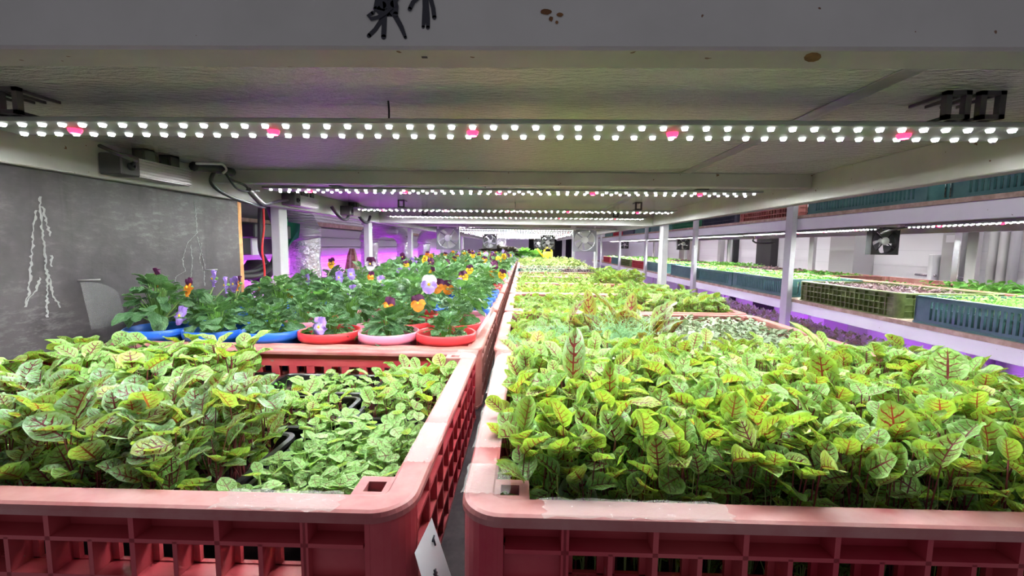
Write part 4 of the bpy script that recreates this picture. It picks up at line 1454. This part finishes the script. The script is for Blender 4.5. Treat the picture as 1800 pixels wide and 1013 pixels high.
tl = dict(A='black tray of large sorrel at the front left end of the left crate', B='black tray of large sorrel in the middle front of the left crate', C='black tray of dense small sorrel at the front right of the left crate',
          D='black tray of sorrel at the back left beside the plywood board', E='small black tray of sorrel in the middle of the left crate', F='black tray with bare soil showing at the back of the left crate', G='black tray of sorrel at the back right corner of the left crate')
tz = {k: tray(tl[k], *trays[k]) for k in trays}
def inset(t_, d):
    return (t_[0] + d, t_[1] - d, t_[2] + d, t_[3] - d)
mk_big = lambda: seedling_proto(random.choice((6, 7, 8)), T_HI, .033, .1, 'sorrel_big', 'stem_red', (.0, 1.25), stem_r=.0010)
for key, npl, sp, hgt in (('A', 50, .0185, .063), ('B', 90, .0165, .064)):
    P = plants_points(*inset(trays[key], .018), sp)
    near, rest = split_near(P, npl)
    # prototype is 0.1 tall: scale by height, leaves sized to match
    seedlings(near, tz[key], hgt * 1.12, 'big', 12, mk_big, 'large leaved red-veined sorrel seedling in the %s tray of the left crate' % ('front left' if key == 'A' else 'middle front'), 'large sorrel seedlings in the %s tray' % ('front left' if key == 'A' else 'middle front'))
    if len(rest):
        crop('sorrel_stand', 'dense large leaved sorrel behind the first plants of the %s tray' % ('front left' if key == 'A' else 'middle front'), 'seedlings', rest, tz[key], hgt, T_HI, .026, 6, 'sorrel_big', 'stem_red', el=(.0, 1.2))
for key, w in (('A', 'front left'), ('B', 'middle front')):
    P = plants_points(*inset(trays[key], .012), .0165)
    crop('low_sorrel_leaves', 'low smaller sorrel leaves under the big ones of the %s tray' % w, 'seedlings', P, tz[key], .042, T_HI[:4], .021, 4, 'sorrel', 'stem_red', hvar=.3, low=.3, el=(-.1, 1.2), stem_r=.0007)
P = plants_points(*inset(trays['D'], .012), .0195)
crop('sorrel_stand', 'dense sorrel filling the back left tray beside the plywood board', 'seedlings', P, tz['D'], .060, T_HI[:4], .025, 5, 'sorrel', 'stem_red', el=(-.2, 1.0))
mk_small = lambda: seedling_proto(random.choice((4, 5, 5)), T_HI[:4], .046, .1, 'sorrel', 'stem_red', (-.1, .9), stem_r=.0016)
P = plants_points(*inset(trays['E'], .009), .0155)
near, rest = split_near(P, 16)
seedlings(near, tz['E'], .032, 'small', 10, mk_small, 'short red-veined sorrel seedling in the small middle tray', 'short sorrel seedlings in the small middle tray')
crop('sorrel_stand', 'low dense sorrel filling the small middle tray of the left crate', 'seedlings', rest, tz['E'], .030, T_HI[:4], .017, 5, 'sorrel', 'stem_red', el=(-.2, .8), clipbox=inset(trays['E'], 0))
P = plants_points(*inset(trays['G'], .008), .0150)
near, rest = split_near(P, 21)
seedlings(near, tz['G'], .038, 'small', 10, mk_small, 'short red-veined sorrel seedling in the back right tray', 'short sorrel seedlings in the back right tray')
crop('sorrel_stand', 'dense sorrel filling the back right tray by the crate corner', 'seedlings', rest, tz['G'], .036, T_HI[:4], .019, 5, 'sorrel', 'stem_red', el=(-.1, 1.0), clipbox=inset(trays['G'], 0))
P = plants_points(trays['F'][0] + .05, trays['F'][1] - .008, trays['F'][2] + .008, trays['F'][3] - .008, .0145)
crop('sorrel_stand', 'patchy sorrel on the right half of the tray with bare soil', 'seedlings', P, tz['F'], .022, T_HI[:4], .0165, 4, 'sorrel_pale', 'stem_red', el=(-.2, .8), clipbox=inset(trays['F'], 0))
P = plants_points(trays['F'][0] + .008, trays['F'][0] + .055, trays['F'][2] + .01, trays['F'][3] - .01, .010)
crop('tiny_seedlings', 'tiny thin seedlings just sprouting on bare soil in the back tray', 'seedlings', P, tz['F'], .014, T_SEED, .009, 2, 'bright_leaf', 'stem_green', stem_r=.0004)
P = plants_points(*inset(trays['C'], .007), .0088)
crop('sorrel_stand', 'very dense low carpet of young sorrel in the front right tray', 'seedlings', P, tz['C'], .028, T_ROUND, .0118, 4, 'sorrel_pale', 'stem_pale', el=(-.3, .75), stem_r=.0006, hvar=.3, clipbox=inset(trays['C'], -.001))

# ------------------------------------------------------------------ right row beyond the first crate
def bed(k, label, leaf, stem, h, size, nl, sp, tpls, x0=None, x1=None, y0=None, y1=None, soil=True, name='sorrel_bed', **kw):
    yy0, yy1 = crate_y[k] - .175, crate_y[k] + .175
    X0, X1 = CX_R - .270, CX_R + .270
    if soil:
        soil_block('dark soil in the %s crate of the right row' % rowname[k], X0, X1, yy0, yy1, Z0 + .004, Z0 + .03)
    P = plants_points(x0 if x0 is not None else X0, x1 if x1 is not None else X1, y0 if y0 is not None else yy0, y1 if y1 is not None else yy1, sp)
    return crop(name, label, 'seedlings', P, Z0 + .03, h, tpls, size, nl, leaf, stem, **kw)
ZB = Z0 + .03
bed(1, 'sorrel seedlings at the left half of the second crate in the right row', 'sorrel', 'stem_red', .068, .018, 5, .0145, T_MID, x1=.235)
bed(1, 'grey-green microgreens with purple stalks at the right half of the second crate', 'amaranth', 'stem_red', .056, .0135, 4, .0066, T_SEED, x0=.262, soil=False, name='microgreen_bed', stem_r=.0005, el=(-.2, .9))
# big old sorrel plants in the second crate
big_spots = [(.085, .77, .055, 1.2), (.125, .80, .062, 1.3), (.165, .765, .060, 1.1), (.195, .79, .058, 1.25), (.230, .76, .058, .9), (.255, .785, .052, .8), (.13, .72, .042, .7), (.20, .72, .046, .5)]
big_lab = ['leftmost of the mature sorrel plants in the second right crate', 'mature sorrel plant with the tallest yellow leaf in the second right crate', 'mature sorrel plant with a bent red-ribbed leaf beside the tallest one',
           'mature sorrel plant with dark upright leaves right of the bent one', 'mature sorrel plant spreading over the grey microgreens', 'mature sorrel plant nearest the grey microgreens', 'low mature sorrel plant left of the dill tuft', 'low mature sorrel plant right of the dill tuft']
for (x, y, s, e), lb in zip(big_spots, big_lab):
    hero(lb, (x, y, ZB), random.uniform(.3, 2.8), e, s * 1.02, T_LANCE[random.randrange(3)], random.uniform(.078, .098), 'sorrel_old', 5)
def dill(label, x, y, z, h, n):
    mb = MB()
    for _ in range(n):
        a, tl_ = random.uniform(0, 6.28), random.uniform(.05, .5)
        top = Vector((cos(a) * tl_ * h, sin(a) * tl_ * h, h * random.uniform(.6, 1)))
        mb.tube([(0, 0, 0), top * .5 + Vector((0, 0, h * .06)), top], [.0007, .0006, .0003], 4)
        for q in range(9):
            f = .45 + .55 * q / 8
            b = top * f
            for _k in range(3):
                d = Vector((random.uniform(-1, 1), random.uniform(-1, 1), random.uniform(.1, .9))).normalized() * h * .13
                mb.tube([b, b + d], [.0004, .0002], 3)
    o = mb.build('dill_plant', M['dill'])
    o.location = (x, y, z)
    return tag(o, label, 'herb')
dill('feathery pale dill tuft among the mature sorrel in the second right crate', .165, .725, ZB, .105, 70)
dill('feathery dill tuft at the left end of the second right crate', .02, .70, ZB, .092, 50)
dill('small feathery dill tuft behind the tallest upright sorrel leaf', .075, .70, ZB, .095, 46)
bed(2, 'bushy sorrel filling the left of the third crate in the right row', 'sorrel', 'stem_red', .058, .020, 5, .0165, T_MID, x1=.30)
bed(2, 'taller bushy sorrel at the right of the third crate', 'sorrel', 'stem_red', .088, .025, 5, .018, T_MID, x0=.30, soil=False)
bed(3, 'sorrel seedlings in the fourth crate of the right row', 'sorrel', 'stem_red', .060, .019, 5, .0165, T_MID)
bed(4, 'sorrel seedlings in the fifth crate of the right row', 'sorrel', 'stem_red', .060, .019, 5, .0175, T_MID, x1=.36)
bed(4, 'taller sorrel clump at the right end of the fifth crate', 'sorrel', 'stem_red', .098, .028, 5, .020, T_MID, x0=.36, soil=False)
bed(5, 'yellow-green seedlings in the sixth crate of the right row', 'yellow_leaf', 'stem_pale', .056, .020, 5, .019, T_LO, name='seedling_bed')
bed(6, 'grey microgreens in the teal crate of the right row', 'amaranth', 'stem_red', .058, .016, 4, .016, T_LO, x1=.25, name='microgreen_bed')
bed(6, 'purple microgreens at the right of the teal crate', 'purple_green', 'stem_red', .058, .016, 4, .016, T_LO, x0=.25, soil=False, name='microgreen_bed')
bed(7, 'grey microgreens in the eighth crate of the right row', 'amaranth', 'stem_red', .066, .018, 4, .021, T_LO, name='microgreen_bed')
for k in (8, 9, 10):
    bed(k, 'yellow-green seedlings in the %s crate of the right row' % rowname[k], 'yellow_leaf', 'stem_pale', .090, .028, 4, .026, T_LO, name='seedling_bed')

# round lettuces, watering can and dark plants at the far end
def ball_plant(label, x, y, z, r, m, n=90, cat='plant', name='lettuce'):
    lm = LeafMesh()
    az = rng.uniform(0, 2 * pi, n)
    ph = np.arccos(rng.uniform(.0, 1, n))
    pos = np.stack([np.cos(az) * np.sin(ph), np.sin(az) * np.sin(ph), np.cos(ph) * .9], -1) * r * .55
    lm.blades(T_LO[1], pos, az, pi / 2 - ph, rng.normal(0, .3, n), np.full(n, r * .75), rng.uniform(0, 1, n))
    lm.stalks(np.zeros((1, 3)), np.array([[0, 0, r * .6]]), np.array([.006]), 1)
    o = link(name, lm.mesh(name, [m, M['stem_green']]))
    o.location = (x, y, z)
    return tag(o, label, cat)
ball_plant('bright green lettuce ball, larger one left of the watering can', .02, 5.0, -.11, .085, M['bright_leaf'])
ball_plant('bright green lettuce ball, small one furthest from the watering can', -.09, 5.0, -.13, .07, M['bright_leaf'])
ball_plant('bright green lettuce ball half hidden right behind the watering can', .16, 5.05, -.13, .09, M['bright_leaf'])
for i, (x, y, r) in enumerate(((-.20, 4.98, .085), (-.30, 5.02, .10), (-.40, 4.98, .09), (-.13, 4.95, .08))):
    ball_plant('dark bronze leaved plant at the far end of the pansies, %s' % ('second from the gap', 'third from the gap', 'furthest left', 'nearest the gap')[i], x, y, -.10, r, M['dark_leaf'], 90, 'plant', 'bronze_plant')
wc = thing('watering_can', 'yellow plastic watering can standing beyond the far sorrel', 'watering can', (.285, 4.98, -.150))
MB().lathe([(.0005, 0), (.055, 0), (.060, .01), (.052, .085), (.045, .09), (.0005, .09)], 24).build('body', M['yellow'], wc)
MB().tube([(.0 + .045 * cos(a), 0, .075 + .062 * sin(a)) for a in [(-.4 + (pi + .8) * k / 16) for k in range(17)]], .010, 10).build('handle', M['yellow'], wc)
MB().tube([(-.045, 0, .03), (-.085, 0, .07), (-.125, 0, .125)], [.013, .010, .008], 10).build('spout', M['yellow'], wc)
# far-end shelf filler board the plants stand on
# ------------------------------------------------------------------ potted pansies
def pot_mesh(m):
    mb = MB()
    mb.lathe([(.0005, 0), (.033, 0), (.036, .004), (.0445, .092), (.0485, .094), (.0492, .098), (.0492, .106), (.0475, .1075), (.0455, .106), (.0445, .098), (.0435, .088)], 28)
    return mb.mesh('pot', m)
pot_me = {c: pot_mesh(M['pot_' + c]) for c in ('blue', 'red', 'pink')}
def soil_mesh(m):
    mb = MB()
    vs = [(0, 0, .094)]
    for rr in (.018, .032, .0438):
        for k in range(20):
            a = 2 * pi * k / 20
            vs.append((rr * cos(a), rr * sin(a), .093 + random.uniform(-.003, .003)))
    fs = [(0, 1 + k, 1 + (k + 1) % 20) for k in range(20)]
    for j in (0, 1):
        for k in range(20):
            fs.append((1 + j * 20 + k, 1 + (j + 1) * 20 + k, 1 + (j + 1) * 20 + (k + 1) % 20, 1 + j * 20 + (k + 1) % 20))
    mb.add(vs, fs, 0, True)
    return mb.mesh('soil', m)
soil_me, moss_me = soil_mesh(M['soil']), soil_mesh(M['moss'])
T_PANSY_HI = [leaf_template(6, 7, w, .95, c, cu, ru, 0, 30 + i) for i, (w, c, cu, ru) in enumerate(((.78, .10, .08, .06), (.70, .22, .12, .07), (.86, .04, .05, .06)))]
T_PANSY_LO = [leaf_template(2, 3, w, .95, c, cu, 0, 0, i) for i, (w, c, cu) in enumerate(((.76, .12, .08), (.86, .2, .1)))]
def pansy_foliage(tpls, n, r, h, size):
    lm = LeafMesh()
    f = np.linspace(0, 1, n) ** .8
    az = np.arange(n) * 2.399 + rng.uniform(-.4, .4, n)
    rad = r * (1 - .72 * f) * rng.uniform(.55, 1.1, n)
    z = .094 + h * (.26 + .70 * f) * rng.uniform(.85, 1.08, n)
    pos = np.stack([np.cos(az) * rad, np.sin(az) * rad, z], -1)
    el = -.75 + 1.5 * f + rng.uniform(-.45, .45, n)
    sc = size * (1 - .35 * f) * rng.uniform(.75, 1.2, n)
    pick = rng.integers(0, len(tpls), n)
    tint = rng.uniform(0, 1, n)
    for ti, tpl in enumerate(tpls):
        s_ = pick == ti
        lm.blades(tpl, pos[s_], az[s_], el[s_], rng.normal(0, .35, s_.sum()), sc[s_], tint[s_], 0)
    root = np.stack([np.cos(az) * .003, np.sin(az) * .003, np.full(n, .09) + (z - .09) * .3], -1)
    lm.stalks(root, pos, np.full(n, .0008), 1)
    lm.stalks(np.array([[0, 0, .09]]), np.array([[0, 0, .094 + h * .8]]), np.array([.0022]), 1)
    return lm.mesh('foliage', [M['pansy_leaf'], M['stem_green']])
fol_hi = [pansy_foliage(T_PANSY_HI, random.randint(62, 78), .037, random.uniform(.058, .072), .0255) for _ in range(8)]
fol_lo = [pansy_foliage(T_PANSY_LO, 50, .040, random.uniform(.050, .064), .029) for _ in range(5)]

def petal_mesh(name, m, ang, ln, wd, off, n=6):
    """a rounded petal in the flower's XZ plane, opening toward -Y"""
    mb = MB()
    def fn(u, v):
        w = wd * (sin(pi * min(1, v * .92 + .04)) ** .6) * (u - .5)
        l = ln * v
        x = l * sin(ang) + w * cos(ang)
        z = l * cos(ang) - w * sin(ang)
        return (x, -off - .0025 * v + .003 * v * v * (1 + sin(u * 6 + v * 4)), z)
    mb.grid(fn, n, n)
    return mb.mesh(name, m)
FL = {}
def flower_kind(key, upm, midm, lowm):
    FL[key] = [('upper_petal', petal_mesh('upper_petal', upm, -.42, .015, .017, 0)), ('upper_petal', petal_mesh('upper_petal', upm, .42, .015, .017, .0006)),
               ('side_petal', petal_mesh('side_petal', midm, -1.75, .0125, .013, .0014)), ('side_petal', petal_mesh('side_petal', midm, 1.75, .0125, .013, .0014)),
               ('lower_petal', petal_mesh('lower_petal', lowm, pi, .0145, .019, .0020))]
flower_kind('po', M['p_purple'], M['p_orange'], M['p_orange'])
flower_kind('py', M['p_purple'], M['p_yellow'], M['p_yellow'])
flower_kind('y', M['p_yellow'], M['p_yellow'], M['p_yellow'])
flower_kind('l', M['p_lav'], M['p_lav'], M['p_lav'])
flower_kind('wl', M['p_pale'], M['p_lav'], M['p_lav'])
flower_kind('pw', M['p_purple'], M['p_white'], M['p_white'])
flower_kind('d', M['p_purple'], M['p_purple'], M['p_purple'])
eye_me = MB().lathe([(.0022, -.003), (.0016, -.0042), (.0002, -.0046)], 8, axis='Y').mesh('flower_eye', M['p_eye'])
calyx_me = MB().lathe([(.0005, .006), (.003, .004), (.002, .0)], 6, axis='Y').mesh('calyx', M['stem_green'])
col_word = {'po': 'purple-orange', 'py': 'purple-yellow', 'y': 'yellow', 'l': 'lavender', 'wl': 'white-lilac', 'pw': 'purple-white', 'd': 'dark purple'}
flowers = [('po', -.612, .72, -.060), ('po', -.560, .72, -.076), ('l', -.588, .82, -.069), ('l', -.572, .83, -.082), ('l', -.603, .9, -.087), ('po', -.593, .9, -.085), ('po', -.640, 1.05, -.110), ('py', -.622, 1.06, -.113),
           ('l', -.560, .70, -.121), ('py', -.528, .98, -.110), ('l', -.595, 1.2, -.100), ('l', -.318, .675, -.131), ('l', -.464, 1.1, -.085), ('l', -.453, 1.15, -.080), ('py', -.594, 1.35, -.061), ('pw', -.488, 1.4, -.063),
           ('po', -.419, 1.2, -.090), ('l', -.373, 1.15, -.098), ('l', -.373, .95, -.105), ('po', -.222, .72, -.103), ('po', -.187, .78, -.105), ('wl', -.180, .84, -.076), ('l', -.421, 1.5, -.098), ('l', -.397, 1.5, -.097), ('l', -.373, 1.5, -.099),
           ('py', -.298, 1.45, -.091), ('py', -.268, 1.6, -.095), ('py', -.193, 1.6, -.088), ('d', -.421, 2.0, -.079), ('d', -.112, 1.7, -.081), ('po', -.104, 1.55, -.094), ('py', -.069, 1.5, -.097), ('po', -.162, .95, -.092), ('po', -.174, .9, -.085),
           ('py', -.182, 1.35, -.096), ('l', -.151, 1.05, -.094)]
big = {'wl': 1.15, 'pw': 1.25, 'py': 1.0, 'd': 1.15}
def add_flower(pot, kind, wpos, size=1.0):
    lp_ = Vector(wpos) - pot.location
    f = link('flower', None, pot, lp_)
    f.empty_display_size = .01
    d = -Vector((wpos[0], wpos[1] * .9, 0)).normalized()
    f.rotation_euler = (random.uniform(-.25, .15), random.uniform(-.3, .3), math.atan2(d.x, -d.y) * -1 + random.uniform(-.3, .3))
    f.scale = (size, size, size)
    for nm, me in FL[kind]:
        link(nm, me, f)
    link('flower_eye', eye_me, f)
    link('calyx', calyx_me, f)
    st = MB()
    b = Vector((lp_.x * .15, lp_.y * .15, .12))
    e = lp_ + Vector((0, .004, .0))
    st.tube([(0, 0, .10), b, b.lerp(e, .6) + Vector((0, .006, .004)), e], [.0013, .0012, .0010, .0008], 5)
    st.build('flower_stalk', M['stem_pale'], pot)

pots = []
ZP = Z0 + .0045
row_no = 0
front_cols = ['red', 'pink', 'red', 'blue', 'blue', 'blue']
for k in range(1, 11):
    for r_ in range(4):
        y = .24 + PITCH * k + .058 + .0945 * r_
        for c in range(6):
            x = -.123 - .0960 * c + random.uniform(-.002, .002)
            rr = random.random()
            if row_no == 0:
                col = ('red', 'pink', 'red', 'blue', 'blue', 'blue')[c]
            elif row_no == 1:
                col = ('red', 'red', 'pink', 'pink', 'blue', 'blue')[c]
            elif row_no == 2:
                col = ('pink', 'red', 'pink', 'red', 'blue', 'blue')[c]
            elif row_no in (3, 4):
                col = ('blue', 'blue', 'red', 'blue', 'blue', 'blue')[c]
            else:
                col = 'blue' if rr < .55 else 'red' if rr < .8 else 'pink'
            pots.append([x, y, col, row_no, c, []])
        row_no += 1
for fl in flowers:
    best = min(pots, key=lambda q: (q[0] - fl[1]) ** 2 + (q[1] - fl[2]) ** 2)
    best[5].append(fl)
for q in pots:
    if q[1] > 1.75 and random.random() < .30:
        q[5].append((random.choice(('py', 'd', 'l', 'y', 'po', 'd', 'py')), q[0] + random.uniform(-.03, .03), q[1] + random.uniform(-.03, .03), -.075 + random.uniform(-.02, .02)))
colname = ['nearest the gap', 'second from the gap', 'third from the gap', 'fourth from the gap', 'fifth from the gap', 'by the plywood board']
for x, y, col, rn, c, fls in pots:
    kinds = sorted(set(col_word[f[0]] for f in fls))[:2]
    desc = ('with %s flowers' % ' and '.join(kinds)) if kinds else 'with green leaves only'
    if rn < 8:
        lab = '%s pot pansy %s, %s row, %s' % (col, desc, ordinal[rn] if rn else 'front', colname[c] if c < 5 or rn < 4 else 'outermost')
        grp = 'potted pansies'
    else:
        lab = 'far pansy in a %s pot %s, %s row from the front' % (col, desc, 'crate ' + rowname[1 + rn // 4] + ' back and ' + ('front', 'second', 'third', 'last')[rn % 4])
        lab = '%s pot pansy %s, %s row of the %s left crate' % (col, desc, ('front', 'second', 'third', 'last')[rn % 4], rowname[1 + rn // 4])
        grp = '%s row pansies of the %s left crate, %s pot %s' % (('front', 'second', 'third', 'last')[rn % 4], rowname[1 + rn // 4], col, desc)
    p_ = thing('potted_pansy', lab, 'potted flower', (x, y, ZP), grp)
    link('pot', pot_me[col], p_)
    link('soil', moss_me if (rn in (0, 1) and c == 0) or random.random() < .12 else soil_me, p_)
    f = link('foliage', (fol_hi if rn < 8 else fol_lo)[random.randrange(8 if rn < 8 else 5)], p_)
    f.rotation_euler = (0, 0, random.uniform(0, 6.28))
    s = random.uniform(.85, 1.12) * (1.08 if rn > 6 else 1.0)
    f.scale = (s, s, s if rn else s * .95)
    if rn == 0 and c == 5:
        f.scale = (1.15, 1.15, 1.15)
    for fk, fx, fy, fz in fls:
        add_flower(p_, fk, (fx, fy, fz), big.get(fk, 1.0) * 1.12 * (1.12 if rn > 5 else 1))
sh = MB().grid(lambda u, v: (-.085 + .030 * u + .004 * v, .74 + .10 * v - .015 * u, -.168 + .045 * u + .012 * sin(v * 3)), 8, 8)
tag(sh.build('liner_sheet', M['milky']), 'curled white plastic liner corner between the front pink pot and the crate rim', 'plastic sheet')

# ------------------------------------------------------------------ crates and seedlings of the neighbouring rack
NZ = -.253
def ncrop(name, label, leaf, stem, x0, x1, y0, y1, z0, h, size, nl, sp, tpls):
    P = plants_points(x0, x1, y0, y1, sp)
    return crop(name, label, 'seedlings', P, z0, h, tpls, size, nl, leaf, stem, stem_r=.0007)
front = [(.98, 1.60, 'slot', 'teal_crate'), (1.655, 2.255, 'lattice', 'olive_crate'), (2.355, 2.955, 'slot', 'teal_crate'), (2.965, 3.565, 'slot', 'teal_crate'), (3.585, 4.185, 'blank', 'teal_crate'), (4.40, 5.00, 'blank', 'teal_crate'), (5.10, 5.70, 'lattice', 'red_crate'), (5.75, 6.35, 'lattice', 'olive_crate'), (6.4, 7.0, 'blank', 'teal_crate'), (7.1, 7.7, 'lattice', 'red_crate')]
nd = {'teal_crate': 'teal slotted', 'olive_crate': 'olive lattice', 'red_crate': 'red lattice', 'navy_crate': 'navy lattice', 'green_crate': 'green lattice', 'pink_crate': 'faded red lattice'}
for i, (y0, y1, st, m_) in enumerate(front):
    crate(st, m_, .596, .40, (1.605, (y0 + y1) / 2, NZ), '%s crate on the neighbouring middle shelf, front row, %s along' % (nd[m_] if st != 'blank' else 'plain teal', ordinal[i]), 'crates on the neighbouring middle shelf', rz=pi / 2)
    soil_block('dark soil in the %s crate of the neighbouring front row' % ordinal[i], 1.424, 1.786, y0 + .022, y1 - .022, NZ + .004, NZ + .052)
    lf, stm = ('purple_green', 'stem_red') if i == 1 else ('bright_leaf', 'stem_green')
    near_ = i < 3
    ncrop('microgreen_bed', '%s in the %s crate of the neighbouring front row' % ('grey-purple microgreens' if i == 1 else 'bright green microgreens', ordinal[i]), lf, stm, 1.435, 1.775, y0 + .03, y1 - .03, NZ + .052, .044 if i != 1 else .036, .016 if near_ else .022, 3, .016 if near_ else .024, T_SEED if near_ else T_LO)
back = [(.9, 1.5), (1.52, 2.12), (2.14, 2.74), (2.76, 3.36), (3.38, 3.98), (4.0, 4.6), (4.62, 5.22), (5.24, 5.84), (5.86, 6.46), (6.48, 7.08), (7.1, 7.7)]
for i, (y0, y1) in enumerate(back):
    crate('lattice', 'pink_crate', .596, .40, (2.035, (y0 + y1) / 2, NZ), 'faded red lattice crate on the neighbouring middle shelf, rear row, %s along' % ordinal[i], 'crates on the neighbouring middle shelf', rz=pi / 2)
    if i == 2:
        pass
    lf = 'purple_green' if i in (4, 7) else 'bright_leaf'
    ncrop('microgreen_bed', '%s in the %s crate of the neighbouring rear row' % ('purple microgreens' if i in (4, 7) else 'green microgreens', ordinal[i]), lf, 'stem_green', 1.865, 2.205, y0 + .03, y1 - .03, NZ + .035, .07 if i in (1, 0, 5) else (.030 if i == 2 else .055), .024, 3, .022, T_LO)
upper = [(.86, 1.50, 'slot', 'teal_crate'), (1.555, 2.255, 'slot', 'teal_crate'), (2.33, 2.93, 'lattice', 'pink_crate'), (2.98, 3.50, 'lattice', 'navy_crate'), (3.60, 4.25, 'lattice', 'green_crate'), (4.3, 4.9, 'blank', 'teal_crate'), (4.98, 5.58, 'blank', 'teal_crate'), (5.65, 6.25, 'blank', 'navy_crate'), (6.35, 6.95, 'lattice', 'red_crate'), (7.0, 7.6, 'blank', 'teal_crate')]
for i, (y0, y1, st, m_) in enumerate(upper):
    crate(st, m_, .596 if y1 - y0 < .66 and i != 0 else .64, .40, (1.605, (y0 + y1) / 2, .170), '%s crate on the neighbouring top shelf, %s along' % (nd[m_] if st != 'blank' else 'plain ' + m_.split('_')[0], ordinal[i]), 'crates on the neighbouring top shelf', rz=pi / 2)
for i in range(3):
    y0, y1 = upper[i][0], upper[i][1]
    soil_block('dark soil in the %s crate on the neighbouring top shelf' % ordinal[i], 1.424, 1.786, y0 + .035, y1 - .035, .174, .222)
# lower level, lit magenta
for i in range(6):
    for j in range(2):
        y0 = 1.25 + .62 * i
        x = 1.605 + .43 * j
        crate('slot' if i == 0 else 'lattice', 'teal_crate' if i == 0 else 'red_crate', .596, .40, (x, y0 + .3, -.70), '%s crate under magenta light on the lower shelf, %s row, %s along' % ('teal slotted' if i == 0 else 'red lattice', ('front', 'rear')[j], ordinal[i]), 'crates on the lower shelf', rz=pi / 2)
        P = plants_points(x - .17, x + .17, y0 + .03, y0 + .57, .017)
        crop('grass_bed', 'feathery green seedlings under magenta light, %s row, crate %s' % (('front', 'rear')[j], ordinal[i]), 'seedlings', P, -.665, .10, T_SEED, .042, 4, 'bright_leaf', 'stem_green', el=(.5, 1.4), spread=.3)

# prototype plants that were never placed
for lst in seed_protos.values():
    for o, used in lst:
        if not used:
            for ch in list(o.children):
                bpy.data.objects.remove(ch)
            bpy.data.objects.remove(o)
